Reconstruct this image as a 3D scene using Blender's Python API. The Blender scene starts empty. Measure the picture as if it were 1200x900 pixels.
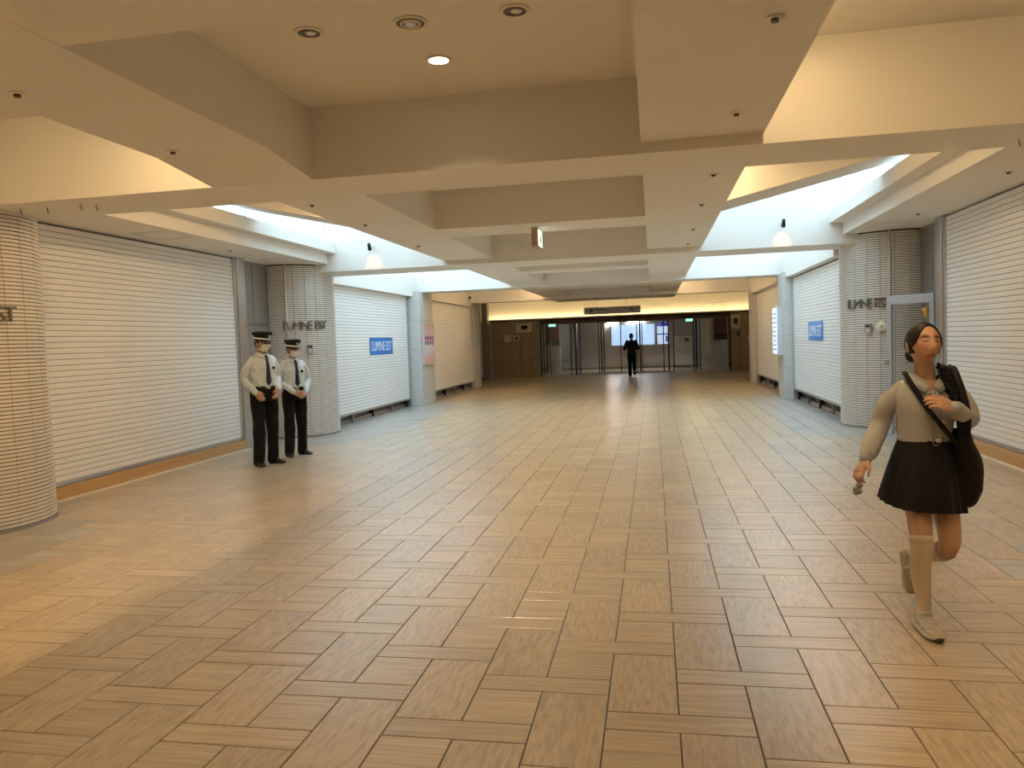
import bpy, bmesh, math, random
from mathutils import Vector, Matrix, Euler, noise
random.seed(7)
SC = bpy.context.scene
COL = SC.collection

# ------------------------------------------------------------------ camera
YAW, PITCH, ROLL, FPX, CAMZ = -0.18376, -0.055769, 0.036498, 896.03, 1.58363
fwd = Vector((math.sin(YAW)*math.cos(PITCH), math.cos(YAW)*math.cos(PITCH), math.sin(PITCH)))
rgt = Vector((math.cos(YAW), -math.sin(YAW), 0.0))
dwn = -rgt.cross(fwd)
r2 = math.cos(ROLL)*rgt + math.sin(ROLL)*dwn
d2 = -math.sin(ROLL)*rgt + math.cos(ROLL)*dwn
cam_data = bpy.data.cameras.new('camera')
cam_data.sensor_width = 36.0
cam_data.lens = FPX/1200*36.0
cam_data.clip_start = 0.05
cam = bpy.data.objects.new('camera', cam_data)
mw = Matrix.Identity(4)
for i in range(3):
    mw[i][0] = r2[i]; mw[i][1] = -d2[i]; mw[i][2] = -fwd[i]
mw[0][3], mw[1][3], mw[2][3] = 0, 0, CAMZ
cam.matrix_world = mw
COL.objects.link(cam)
SC.camera = cam

# ------------------------------------------------------------------ world, exposure
SKY_STRENGTH = 7.0
world = bpy.data.worlds.new('overcast_sky'); SC.world = world
world.use_nodes = True
bg = world.node_tree.nodes['Background']
bg.inputs['Color'].default_value = (0.62, 0.82, 1.0, 1)
_wt = world.node_tree          # overcast sky: three times brighter overhead than at the horizon
_tc = _wt.nodes.new('ShaderNodeTexCoord'); _sx = _wt.nodes.new('ShaderNodeSeparateXYZ'); _mr = _wt.nodes.new('ShaderNodeMapRange')
_mr.inputs['From Min'].default_value = 0.0; _mr.inputs['From Max'].default_value = 1.0
_mr.inputs['To Min'].default_value = SKY_STRENGTH/3; _mr.inputs['To Max'].default_value = SKY_STRENGTH
_wt.links.new(_tc.outputs['Generated'], _sx.inputs[0]); _wt.links.new(_sx.outputs['Z'], _mr.inputs['Value']); _wt.links.new(_mr.outputs[0], bg.inputs['Strength'])
vs = SC.view_settings
vs.view_transform = 'Standard'; vs.look = 'None'; vs.gamma = 1.0; vs.exposure = 0.0
vs.use_curve_mapping = False
# lamp levels (each lamp's light is made in that lamp's builder)
DOWN_W = 250.0        # watts of one coffer downlight
STRIP_E = 48.0       # emission of the warm strip lamps in the side bays
COVE_E = 26.0        # emission of the cove strip above the far doors
WARM = (1.0, 0.70, 0.36)

# ------------------------------------------------------------------ mesh helpers
def link_mesh(name, me, mat=None, parent=None, smooth=False):
    o = bpy.data.objects.new(name, me)
    COL.objects.link(o)
    if mat is not None:
        if isinstance(mat, (list, tuple)):
            for m in mat: me.materials.append(m)
        elif not me.materials:
            me.materials.append(mat)
    if smooth:
        for p in me.polygons: p.use_smooth = True
    if parent is not None: o.parent = parent
    return o
def copy_of(src, parent=None, loc=None, rot=None):
    o = src.copy(); COL.objects.link(o)
    if parent is not None: o.parent = parent
    if loc is not None: o.location = loc
    if rot is not None: o.rotation_euler = rot
    return o
def empty(name, loc=(0, 0, 0), rz=0.0):
    o = bpy.data.objects.new(name, None); COL.objects.link(o)
    o.empty_display_size = 0.1
    o.location = loc; o.rotation_euler = (0, 0, rz)
    return o
def tag(o, label=None, cat=None, group=None, kind=None):
    if label: o['label'] = label
    if cat: o['category'] = cat
    if group: o['group'] = group
    if kind: o['kind'] = kind
    return o
class MB:
    """collects boxes, prisms, tubes and lofts, then links them as ONE mesh"""
    def __init__(s): s.v = []; s.f = []; s.m = []
    def add(s, vf, mi=0):
        v, f = vf; n = len(s.v)
        s.v += [tuple(p) for p in v]; s.f += [tuple(i+n for i in q) for q in f]; s.m += [mi]*len(f)
        return s
    def box(s, x0, x1, y0, y1, z0, z1, mi=0):
        v = [(x0,y0,z0),(x1,y0,z0),(x1,y1,z0),(x0,y1,z0),(x0,y0,z1),(x1,y0,z1),(x1,y1,z1),(x0,y1,z1)]
        f = [(0,3,2,1),(4,5,6,7),(0,1,5,4),(1,2,6,5),(2,3,7,6),(3,0,4,7)]
        return s.add((v, f), mi)
    def prism(s, poly, y0, y1, mi=0):
        """poly of (x,z), extruded along Y"""
        n = len(poly)
        v = [(x, y0, z) for x, z in poly] + [(x, y1, z) for x, z in poly]
        f = [tuple(range(n)), tuple(range(2*n-1, n-1, -1))]
        f += [(i, i+n, (i+1) % n+n, (i+1) % n) for i in range(n)]
        return s.add((v, f), mi)
    def cyl(s, c, r, z0, z1, n=24, r1=None, mi=0):
        r1 = r if r1 is None else r1
        v = [(c[0]+r*math.cos(2*math.pi*i/n), c[1]+r*math.sin(2*math.pi*i/n), z0) for i in range(n)]
        v += [(c[0]+r1*math.cos(2*math.pi*i/n), c[1]+r1*math.sin(2*math.pi*i/n), z1) for i in range(n)]
        f = [tuple(range(n-1, -1, -1)), tuple(range(n, 2*n))] + [(i, (i+1) % n, (i+1) % n+n, i+n) for i in range(n)]
        return s.add((v, f), mi)
    def mesh(s, name):
        me = bpy.data.meshes.new(name); me.from_pydata(s.v, [], s.f)
        bm = bmesh.new(); bm.from_mesh(me); bmesh.ops.recalc_face_normals(bm, faces=bm.faces); bm.to_mesh(me); bm.free()
        return me
    def build(s, name, mat=None, parent=None, smooth=False, bevel=0.0, origin=None):
        if origin:
            s.v = [(a-origin[0], b-origin[1], c-origin[2]) for a, b, c in s.v]
        me = s.mesh(name)
        if any(s.m):
            for p, i in zip(me.polygons, s.m): p.material_index = i
        o = link_mesh(name, me, mat, parent, smooth)
        if origin: o.location = origin
        if bevel:
            b = o.modifiers.new('bevel', 'BEVEL'); b.width = bevel; b.segments = 2; b.limit_method = 'ANGLE'
        return o
def box(name, x0, x1, y0, y1, z0, z1, mat, parent=None, bevel=0.0):
    return MB().box(x0, x1, y0, y1, z0, z1).build(name, mat, parent, bevel=bevel)

# lofts ------------------------------------------------------------
def loft(rings, cap=True):
    """rings: lists of equally many points"""
    n = len(rings[0]); v = [tuple(p) for r in rings for p in r]; f = []
    for k in range(len(rings)-1):
        a, b = k*n, (k+1)*n
        f += [(a+i, a+(i+1) % n, b+(i+1) % n, b+i) for i in range(n)]
    if cap:
        c0 = len(v); v.append(tuple(sum((Vector(p) for p in rings[0]), Vector())/n))
        c1 = len(v); v.append(tuple(sum((Vector(p) for p in rings[-1]), Vector())/n))
        e = (len(rings)-1)*n
        f += [((i+1) % n, i, c0) for i in range(n)] + [(e+i, e+(i+1) % n, c1) for i in range(n)]
    return v, f
def catmull(pts, vals, sub=4):
    P = [Vector(p) for p in pts]; out = []; rv = []
    for i in range(len(P)-1):
        p0 = P[max(i-1, 0)]; p1 = P[i]; p2 = P[i+1]; p3 = P[min(i+2, len(P)-1)]
        for j in range(sub):
            t = j/sub
            out.append(0.5*((2*p1)+(p2-p0)*t+(2*p0-5*p1+4*p2-p3)*t*t+(-p0+3*p1-3*p2+p3)*t**3))
            rv.append(vals[i]*(1-t)+vals[i+1]*t)
    out.append(P[-1]); rv.append(vals[-1])
    return out, rv
def frames(P):
    T = [(P[min(i+1, len(P)-1)]-P[max(i-1, 0)]).normalized() for i in range(len(P))]
    ref = Vector((0, 0, 1)) if abs(T[0].z) < 0.9 else Vector((0, 1, 0))
    X = (ref-T[0]*ref.dot(T[0])).normalized(); out = []
    for t in T:
        X = (X-t*X.dot(t)).normalized(); out.append((t, X, t.cross(X)))
    return out
def limb(pts, rads, n=14, sub=4, caps=True):
    P, R = catmull(pts, rads, sub) if sub > 1 else ([Vector(p) for p in pts], list(rads))
    F = frames(P); rings = []
    def ring(c, r, X, Y): return [c+X*(r*math.cos(2*math.pi*i/n))+Y*(r*math.sin(2*math.pi*i/n)) for i in range(n)]
    if caps:
        t, X, Y = F[0]
        for a in (80, 50, 22): rings.append(ring(P[0]-t*R[0]*math.sin(math.radians(a)), R[0]*math.cos(math.radians(a)), X, Y))
    for p, r, (t, X, Y) in zip(P, R, F): rings.append(ring(p, r, X, Y))
    if caps:
        t, X, Y = F[-1]
        for a in (22, 50, 80): rings.append(ring(P[-1]+t*R[-1]*math.sin(math.radians(a)), R[-1]*math.cos(math.radians(a)), X, Y))
    return loft(rings)
def trunk(secs, n=28, p=2.3, sub=4):
    """secs: (x, y, z, rx, ry) horizontal super-ellipse sections"""
    pts = [Vector(s[:3]) for s in secs]
    P, rx = catmull(pts, [s[3] for s in secs], sub); _, ry = catmull(pts, [s[4] for s in secs], sub)
    rings = []
    for c, a, b in zip(P, rx, ry):
        r = []
        for i in range(n):
            th = 2*math.pi*i/n; ct, st = math.cos(th), math.sin(th)
            r.append(c+Vector((a*math.copysign(abs(ct)**(2/p), ct), b*math.copysign(abs(st)**(2/p), st), 0)))
        rings.append(r)
    return loft(rings)
def ellipsoid(c, rx, ry, rz, n=16, m=10, rot=None):
    v = []; f = []
    R = rot or Matrix.Identity(3); c = Vector(c)
    for j in range(1, m):
        ph = math.pi*j/m
        for i in range(n):
            th = 2*math.pi*i/n
            v.append(tuple(c+R @ Vector((rx*math.sin(ph)*math.cos(th), ry*math.sin(ph)*math.sin(th), rz*math.cos(ph)))))
    for j in range(m-2):
        for i in range(n): f.append((j*n+i, j*n+(i+1) % n, (j+1)*n+(i+1) % n, (j+1)*n+i))
    t = len(v); v.append(tuple(c+R @ Vector((0, 0, rz)))); b = len(v); v.append(tuple(c-R @ Vector((0, 0, rz))))
    f += [((i+1) % n, i, t) for i in range(n)] + [((m-2)*n+i, (m-2)*n+(i+1) % n, b) for i in range(n)]
    return v, f
def ribbon(pts, nrm, width, thick):
    """flat strap following pts; nrm: outward normal per point (or one)"""
    P = [Vector(p) for p in pts]; N = [Vector(nrm)]*len(P) if not isinstance(nrm, list) else [Vector(q) for q in nrm]
    F = frames(P); rings = []
    for p, q, (t, _, _) in zip(P, N, F):
        q = (q-t*q.dot(t)).normalized(); s = t.cross(q)
        rings.append([p+s*width/2, p+s*width/2+q*thick, p-s*width/2+q*thick, p-s*width/2])
    return loft(rings)
def fuse(parts, voxel, smooth=4, name='fused', wrinkle=None):
    """union of closed parts as one continuous surface (voxel remesh)"""
    mb = MB()
    for p in parts: mb.add(p)
    me = mb.mesh(name)
    o = bpy.data.objects.new(name, me); COL.objects.link(o)
    r = o.modifiers.new('r', 'REMESH'); r.mode = 'VOXEL'; r.voxel_size = voxel
    if smooth:
        s = o.modifiers.new('s', 'SMOOTH'); s.factor = 0.5; s.iterations = smooth
    dg = bpy.context.evaluated_depsgraph_get()
    out = bpy.data.meshes.new_from_object(o.evaluated_get(dg), preserve_all_data_layers=False, depsgraph=dg)
    bpy.data.objects.remove(o); bpy.data.meshes.remove(me)
    out.name = name
    if wrinkle:
        amp, scale, stretch = wrinkle
        nr = [v.normal.copy() for v in out.vertices]
        for v, q in zip(out.vertices, nr):
            c = v.co
            v.co = c+q*amp*noise.noise(Vector((c.x*scale, c.y*scale, c.z*scale*stretch)))
    for p in out.polygons: p.use_smooth = True
    return out
def text_mesh(s, size, depth, align='LEFT'):
    cu = bpy.data.curves.new('t', 'FONT'); cu.body = s; cu.size = size; cu.extrude = depth/2; cu.align_x = align
    cu.resolution_u = 3
    o = bpy.data.objects.new('t', cu); COL.objects.link(o)
    dg = bpy.context.evaluated_depsgraph_get()
    me = bpy.data.meshes.new_from_object(o.evaluated_get(dg))
    bpy.data.objects.remove(o); bpy.data.curves.remove(cu)
    return me

# ------------------------------------------------------------------ materials
def new_mat(name):
    m = bpy.data.materials.new(name); m.use_nodes = True
    return m, m.node_tree, m.node_tree.nodes['Principled BSDF']
def mat(name, col, rough=0.6, metal=0.0, var=0.06, scale=6.0, bump=0.0, bscale=60.0, stretch=(1, 1, 1), spec=0.5, coat=0.0):
    m, nt, b = new_mat(name)
    tc = nt.nodes.new('ShaderNodeTexCoord'); mp = nt.nodes.new('ShaderNodeMapping'); mp.inputs['Scale'].default_value = stretch
    nt.links.new(tc.outputs['Object'], mp.inputs['Vector'])
    nz = nt.nodes.new('ShaderNodeTexNoise'); nz.inputs['Scale'].default_value = scale; nz.inputs['Detail'].default_value = 4
    nt.links.new(mp.outputs['Vector'], nz.inputs['Vector'])
    mx = nt.nodes.new('ShaderNodeMix'); mx.data_type = 'RGBA'
    mx.inputs['A'].default_value = tuple(max(0, c*(1-var)) for c in col)+(1,)
    mx.inputs['B'].default_value = tuple(min(1, c*(1+var)) for c in col)+(1,)
    nt.links.new(nz.outputs['Fac'], mx.inputs['Factor']); nt.links.new(mx.outputs['Result'], b.inputs['Base Color'])
    b.inputs['Roughness'].default_value = rough; b.inputs['Metallic'].default_value = metal
    b.inputs['Specular IOR Level'].default_value = spec; b.inputs['Coat Weight'].default_value = coat
    if bump:
        n2 = nt.nodes.new('ShaderNodeTexNoise'); n2.inputs['Scale'].default_value = bscale; n2.inputs['Detail'].default_value = 3
        nt.links.new(mp.outputs['Vector'], n2.inputs['Vector'])
        bp = nt.nodes.new('ShaderNodeBump'); bp.inputs['Strength'].default_value = bump; bp.inputs['Distance'].default_value = 0.01
        nt.links.new(n2.outputs['Fac'], bp.inputs['Height']); nt.links.new(bp.outputs['Normal'], b.inputs['Normal'])
    return m
def emit(name, col, strength):
    m, nt, b = new_mat(name)
    b.inputs['Base Color'].default_value = (*col, 1)
    b.inputs['Emission Color'].default_value = (*col, 1); b.inputs['Emission Strength'].default_value = strength
    return m
def glass_mat(name, tint=(1, 1, 1), gloss=0.08, rough=0.02):
    m, nt, b = new_mat(name)
    nt.nodes.remove(b)
    out = nt.nodes['Material Output']
    t = nt.nodes.new('ShaderNodeBsdfTransparent'); t.inputs['Color'].default_value = (*tint, 1)
    g = nt.nodes.new('ShaderNodeBsdfGlossy'); g.inputs['Roughness'].default_value = rough
    mx = nt.nodes.new('ShaderNodeMixShader'); mx.inputs[0].default_value = gloss
    nt.links.new(t.outputs[0], mx.inputs[1]); nt.links.new(g.outputs[0], mx.inputs[2]); nt.links.new(mx.outputs[0], out.inputs['Surface'])
    return m
def tile_mat(name, col, grain_axis, var=0.16, rough=0.40):
    """stone-look floor tile: one tone per tile, streaky grain and fine relief"""
    m, nt, b = new_mat(name)
    N = nt.nodes.new; L = nt.links.new
    geo = N('ShaderNodeNewGeometry'); oi = N('ShaderNodeObjectInfo')
    add = N('ShaderNodeMath'); add.operation = 'ADD'; L(geo.outputs['Random Per Island'], add.inputs[0]); L(oi.outputs['Random'], add.inputs[1])
    fr = N('ShaderNodeMath'); fr.operation = 'FRACT'; L(add.outputs[0], fr.inputs[0])
    mp = N('ShaderNodeMapping'); mp.vector_type = 'POINT'
    if grain_axis == 'x': mp.inputs['Scale'].default_value = (2.5, 60, 1)
    else:
        mp.inputs['Rotation'].default_value = (0, 0, math.radians(-28)); mp.inputs['Scale'].default_value = (52, 9, 1)
    L(geo.outputs['Position'], mp.inputs['Vector'])
    off = N('ShaderNodeVectorMath'); off.operation = 'ADD'; L(mp.outputs['Vector'], off.inputs[0])
    comb = N('ShaderNodeCombineXYZ'); mul = N('ShaderNodeMath'); mul.operation = 'MULTIPLY'; mul.inputs[1].default_value = 37
    L(fr.outputs[0], mul.inputs[0]); L(mul.outputs[0], comb.inputs['Z']); L(comb.outputs[0], off.inputs[1])
    nz = N('ShaderNodeTexNoise'); nz.inputs['Scale'].default_value = 1.0; nz.inputs['Detail'].default_value = 5; nz.inputs['Roughness'].default_value = 0.62
    L(off.outputs[0], nz.inputs['Vector'])
    big = N('ShaderNodeTexNoise'); big.inputs['Scale'].default_value = 5.0; L(geo.outputs['Position'], big.inputs['Vector'])
    tone = N('ShaderNodeMix'); tone.data_type = 'RGBA'
    tone.inputs['A'].default_value = tuple(c*(1-var*0.5) for c in col)+(1,)
    tone.inputs['B'].default_value = (min(1, col[0]*(1+var*0.42)), min(1, col[1]*(1+var*0.46)), min(1, col[2]*(1+var*0.5)), 1)
    L(fr.outputs[0], tone.inputs['Factor'])
    ramp = N('ShaderNodeMapRange'); ramp.inputs['From Min'].default_value = 0.3; ramp.inputs['From Max'].default_value = 0.7
    ramp.inputs['To Min'].default_value = 0.72; ramp.inputs['To Max'].default_value = 1.16
    L(nz.outputs['Fac'], ramp.inputs['Value'])
    vm = N('ShaderNodeVectorMath'); vm.operation = 'SCALE'; L(tone.outputs['Result'], vm.inputs[0]); L(ramp.outputs[0], vm.inputs['Scale'])
    L(vm.outputs[0], b.inputs['Base Color'])
    rr = N('ShaderNodeMapRange'); rr.inputs['To Min'].default_value = rough-0.06; rr.inputs['To Max'].default_value = rough+0.08
    L(big.outputs['Fac'], rr.inputs['Value']); L(rr.outputs[0], b.inputs['Roughness'])
    b.inputs['Specular IOR Level'].default_value = 0.5
    b.inputs['Coat Weight'].default_value = 1.0; b.inputs['Coat Roughness'].default_value = 0.27; b.inputs['Coat IOR'].default_value = 1.6
    bp = N('ShaderNodeBump'); bp.inputs['Strength'].default_value = 0.05; bp.inputs['Distance'].default_value = 0.004
    L(nz.outputs['Fac'], bp.inputs['Height']); L(bp.outputs['Normal'], b.inputs['Normal'])
    return m

PLASTER = mat('ceiling_plaster', (0.80, 0.77, 0.715), 0.75, var=0.02, scale=1.5, bump=0.03, bscale=90)
SLAT = mat('shutter_enamel', (0.92, 0.905, 0.875), 0.34, var=0.025, scale=1.2)
JOINT_SHADE = mat('joint_shade_grey', (0.26, 0.25, 0.24), 0.7, var=0.15, scale=5)  # shade of the slat joints, put into the colour
STEEL = mat('brushed_steel', (0.56, 0.55, 0.54), 0.33, metal=0.9, var=0.08, scale=14, stretch=(1, 1, 0.05))
STEEL_DK = mat('dull_steel_panel', (0.40, 0.385, 0.36), 0.42, metal=0.75, var=0.08, scale=10, stretch=(1, 1, 0.05))
ALU = mat('grey_powder_coat', (0.50, 0.52, 0.57), 0.4, metal=0.3)
DARKM = mat('dark_bronze', (0.07, 0.055, 0.045), 0.35, metal=0.6)
MOSAIC = mat('column_mosaic', (0.78, 0.73, 0.67), 0.4, var=0.12, scale=7)
GROUT = mat('dark_grout', (0.10, 0.085, 0.07), 0.9)
PILLAR = mat('pillar_stone', (0.55, 0.55, 0.53), 0.55, var=0.1, scale=8, bump=0.05)
STONE = mat('veined_stone', (0.46, 0.37, 0.26), 0.42, var=0.35, scale=5, stretch=(5, 5, 0.5))
WHITEPANEL = mat('white_wall_panel', (0.74, 0.70, 0.65), 0.55, var=0.04, scale=1.0)
OAK = mat('oak_skirting', (0.56, 0.33, 0.13), 0.45, var=0.16, scale=8, stretch=(1, 0.1, 3))
TILE_L = tile_mat('tile_streaked', (0.55, 0.43, 0.285), 'd')
TILE_S = tile_mat('tile_lined', (0.56, 0.44, 0.29), 'x')
GTILE_L = tile_mat('tile_streaked_grey', (0.43, 0.40, 0.36), 'd')
GTILE_S = tile_mat('tile_lined_grey', (0.45, 0.42, 0.375), 'x')
GLASS = glass_mat('clear_glass', (0.96, 0.98, 0.97), 0.07)
BLUE = mat('blue_sign_film', (0.012, 0.20, 0.62), 0.4, var=0.02)
WHITE = mat('white_print', (0.85, 0.86, 0.86), 0.5, var=0.02)
CREAM = mat('cream_plastic', (0.78, 0.72, 0.58), 0.4, var=0.03)
BLACK = mat('black_plastic', (0.015, 0.015, 0.016), 0.35)
MAROON = mat('maroon_board', (0.20, 0.035, 0.035), 0.5)
SIGNGREY = mat('sign_grey', (0.62, 0.60, 0.62), 0.5, var=0.03)
BRONZE_LET = mat('lettering_metal', (0.22, 0.19, 0.165), 0.35, metal=0.6)

# ------------------------------------------------------------------ key levels (metres)
XL, XR = -6.55, 3.95            # shutter planes of the near bay
ZT, ZB, ZS = 2.94, 3.02, 3.08   # cross beam soffit, long band soffit, side soffit
BX = (-3.54, -2.66, -0.05, 0.826)   # long bands: outer-left, coffer-left, coffer-right, outer-right
T = [(5.85, 6.6), (12.95, 13.9), (19.2, 20.0), (25.4, 25.9)]
YB, YF = -5.0, 34.2
ROOF = 4.35

# ================================================================== FLOOR
X0, Y0, W, PER = -0.23181, 3.0299, 0.3, 1.2
def grey_zone(x, y):
    """darker paving round the column bays, with 45 degree corners"""
    d = max(-4.82-x, x-2.2)
    if d < 0: return False
    return y < 5.72+d or (12.3-d < y < 18.9+d and 11.4 < y < 20.0)
floor = MB().box(-7.3, 4.6, YB, 33.75, -0.12, -0.005).build('floor', GROUT)
tag(floor, kind='structure')
def tile_shape(w, l, inset=0.0022):
    a, b, z0, z1, z2 = w/2, l/2, -0.006, -0.0012, 0.0
    i = inset
    v = [(-a,-b,z0),(a,-b,z0),(a,b,z0),(-a,b,z0),(-a,-b,z1),(a,-b,z1),(a,b,z1),(-a,b,z1),(-a+i,-b+i,z2),(a-i,-b+i,z2),(a-i,b-i,z2),(-a+i,b-i,z2)]
    f = [(8,9,10,11)]
    for k in range(4):
        q = (k+1) % 4; f += [(k, q, q+4, k+4), (k+4, q+4, q+8, k+8)]
    return v, f
JT = 0.006
tiles = []      # (centre x, centre y, kind)
kmin, kmax = int((-6.9-X0)/W)-1, int((4.2-X0)/W)+1
for k in range(kmin, kmax):
    phi = (Y0-k*0.75) % PER
    m = -3
    while phi+m*PER < 33.7:
        y = phi+m*PER; x = X0+k*W
        for cx, cy, kd in ((x+W, y+0.075, 'strip'), (x+W/2, y+0.45, 'large'), (x+W/2, y+1.05, 'small')):
            if -7.0 < cx < 4.3 and -0.8 < cy < 33.4: tiles.append((cx, cy, kd))
        m += 1
SIZE = {'strip': (2*W, 0.15), 'large': (W, 0.6), 'small': (W, 0.3)}
def pixel(p):
    v = Vector(p)-Vector((0, 0, CAMZ)); z = v.dot(fwd)
    return (600+FPX*v.dot(r2)/z, 450+FPX*v.dot(d2)/z, z) if z > 0.2 else (0, -1, z)
def shown(t):
    u, v, z = pixel((t[0], t[1], 0))
    return -20 < u < 1220 and 380 < v < 925 and z > 0.3
def area_seen(t): return SIZE[t[2]][0]*SIZE[t[2]][1]/max(0.5, t[1])**3
vis = sorted([t for t in tiles if shown(t)], key=area_seen, reverse=True)
single = set(vis[:300])
protos = {}
for t in vis[:300]:
    g = grey_zone(t[0], t[1]); key = (t[2], g)
    if key not in protos:
        w, l = SIZE[t[2]]
        me = MB().add(tile_shape(w-JT, l-JT)).mesh('tile')
        me.materials.append((GTILE_L if g else TILE_L) if t[2] == 'large' else (GTILE_S if g else TILE_S))
        o = link_mesh('tile', me, None, floor); protos[key] = o
    else:
        o = copy_of(protos[key], floor)
    o.location = (t[0], t[1], 0)
rest = MB()
for t in tiles:
    if t in single: continue
    w, l = SIZE[t[2]]; v, f = tile_shape(w-JT, l-JT)
    g = grey_zone(t[0], t[1]); mi = (0 if t[2] == 'large' else 1)+(2 if g else 0)
    rest.add(([(a+t[0], b+t[1], c) for a, b, c in v], f), mi)
ro = rest.build('tile_paving', [TILE_L, TILE_S, GTILE_L, GTILE_S], floor)
tag(ro, kind='stuff')

# ================================================================== CEILING
ceiling = tag(empty('ceiling', (0, 0, 0)), kind='structure')
def cbox(name, *a, m=PLASTER): return box(name, *a, m, ceiling)
# long bands of the middle coffers (their outer sides rise as the wells' walls)
def band(x0, x1, haunch):
    # the band dips to the soffit of the first beam on its near side
    mb = MB()
    ys = [YB, 5.12, 5.85]
    if haunch:
        mb.box(x0, x1, YB, 5.12, ZB, 4.4)
        v = [(x0,5.12,ZB),(x1,5.12,ZB),(x1,5.86,ZT),(x0,5.86,ZT),(x0,5.12,4.4),(x1,5.12,4.4),(x1,5.86,4.4),(x0,5.86,4.4)]
        mb.add((v, [(0,3,2,1),(4,5,6,7),(0,1,5,4),(1,2,6,5),(2,3,7,6),(3,0,4,7)]))
        mb.box(x0, x1, 5.86, 29.3, ZB, 4.4)
    else:
        mb.box(x0, x1, YB, 29.3, ZB, 4.4)
    return mb.build('coffer_band', PLASTER, ceiling)
band(BX[0], BX[1], True)
band(BX[2], BX[3], False)
for y0, y1 in T[:3]: cbox('main_beam', -6.7, 4.1, y0, y1, ZT, 4.4)
cbox('main_beam', -6.7, 4.1, T[3][0], T[3][1], 2.92, 4.4)
for y0, y1 in ((-2.4, -1.6), (0.9, 3.19), (9.4, 10.2), (15.75, 16.5), (21.9, 22.6), (28.6, 29.3)):
    cbox('coffer_beam', BX[1]-0.02, BX[2]+0.02, y0, y1, ZB+0.002, 3.7)
cbox('coffer_lid', BX[1]-0.05, BX[2]+0.05, YB, 29.3, 3.5, 3.7)
# side soffits and stepped fascias of the first bay
for s in (-1, 1):
    if s < 0: f1, f2, xo = -5.68, -5.52, -6.75
    else: f1, f2, xo = 3.0, 2.8, 4.15
    a, b = sorted((f1, xo)); cbox('side_soffit', a, b, T[0][1], T[1][0], ZS, 3.27)
    a, b = sorted((f2, xo)); cbox('upper_fascia', a, b, T[0][1], T[1][0], 3.265, 3.45)
    # near bay (before the first beam), closed above
    a, b = sorted((f1, xo)); cbox('side_soffit', a, b, YB, T[0][0], ZS, 3.7)
    a, b = sorted((BX[0] if s < 0 else BX[3], xo)); cbox('well_lid', a, b, YB, T[0][0], 3.66, 3.8)
    # first half of the first bay is closed above, up to the sloping baffle
    cbox('well_lid', a, b, T[0][1], 9.4, ROOF, 4.45)
    a2, b2 = sorted((f2+0.2*s, xo)); cbox('well_wall', a2, b2, T[0][1], 9.4, 3.45, ROOF)
    # sloping baffle beam across the well
    xi, xe = (BX[0]+0.02, -5.75) if s < 0 else (BX[3]-0.02, 3.05)
    MB().prism([(xi, 3.12), (xe, 3.12+0.225*abs(xe-xi)), (xe, 4.42), (xi, 4.42)], 9.4, 10.2).build('baffle_beam', PLASTER, ceiling)
    # second and third bays: fascia above the shutters
    fx = -6.04 if s < 0 else 3.06
    a, b = sorted((fx, xo)); cbox('shutter_fascia', a, b, T[1][1], T[2][0], 2.83, 3.37)
    cbox('shutter_fascia', a, b, T[2][1], T[3][0], 2.81, 3.95)
    a, b = sorted((BX[0] if s < 0 else BX[3], xo)); cbox('well_lid', a, b, T[2][1], T[3][0], 3.92, 4.05)
# ceiling in front of the doors
MB().box(-8.2, BX[0]+0.01, 25.85, 34.5, 3.45, 3.6).box(BX[3]-0.01, 5.2, 25.85, 34.5, 3.45, 3.6).box(BX[0], BX[3], 29.29, 34.5, 3.45, 3.6).build('door_zone_ceiling', PLASTER, ceiling)

# ------------------------------------------------------------------ skylights (windows to the sky)
ALUW = mat('white_mullion', (0.75, 0.77, 0.78), 0.4, var=0.02)
def skylight(n, s, y0, y1):
    w = tag(empty('window_%d' % n, (0, y0, 0)), kind='structure')
    xi = BX[0] if s < 0 else BX[3]
    xo = {(-1, 0): -5.72, (1, 0): 3.0, (-1, 1): -6.25, (1, 1): 3.25}[(s, 0 if y0 < 13 else 1)]
    zl = 3.45 if y0 < 13 else 3.37
    nb = max(2, round((y1-y0)/0.95)); st = (y1-y0)/nb
    a, b = sorted((xi, xo))
    for i in range(nb):
        p = MB().box(a, b, i*st+0.03, (i+1)*st-0.03, ROOF, ROOF+0.012).build('roof_pane', GLASS, w)
        p = MB().box(xo-0.006, xo+0.006, i*st+0.03, (i+1)*st-0.03, zl+0.05, ROOF-0.04).build('side_pane', GLASS, w)
    for i in range(nb+1):
        yy = min(max(i*st, 0.03), y1-y0-0.03)
        MB().box(a, b, yy-0.03, yy+0.03, ROOF-0.05, ROOF+0.05).box(xo-0.03, xo+0.03, yy-0.03, yy+0.03, zl, ROOF).build('mullion', ALUW, w)
    MB().box(xo-0.035, xo+0.035, 0, y1-y0, zl-0.01, zl+0.05).build('sill_rail', ALUW, w)
    MB().box(xo-0.035, xo+0.035, 0, y1-y0, ROOF-0.05, ROOF+0.05).build('eaves_rail', ALUW, w)
skylight(1, -1, 10.2, T[1][0]); skylight(2, 1, 10.2, T[1][0])
skylight(3, -1, T[1][1], T[2][0]); skylight(4, 1, T[1][1], T[2][0])

# ------------------------------------------------------------------ outer walls
def wall(name, *a, m=WHITEPANEL): return tag(box(name, *a, m), kind='structure')
wall('wall_left', -6.95, -6.7, YB, 26.2, -0.1, 3.45)
wall('wall_right', 4.1, 4.35, YB, 26.2, -0.1, 3.45)
wall('wall_back', -7.0, 4.4, YB-0.2, YB, -0.1, 4.5)

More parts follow.
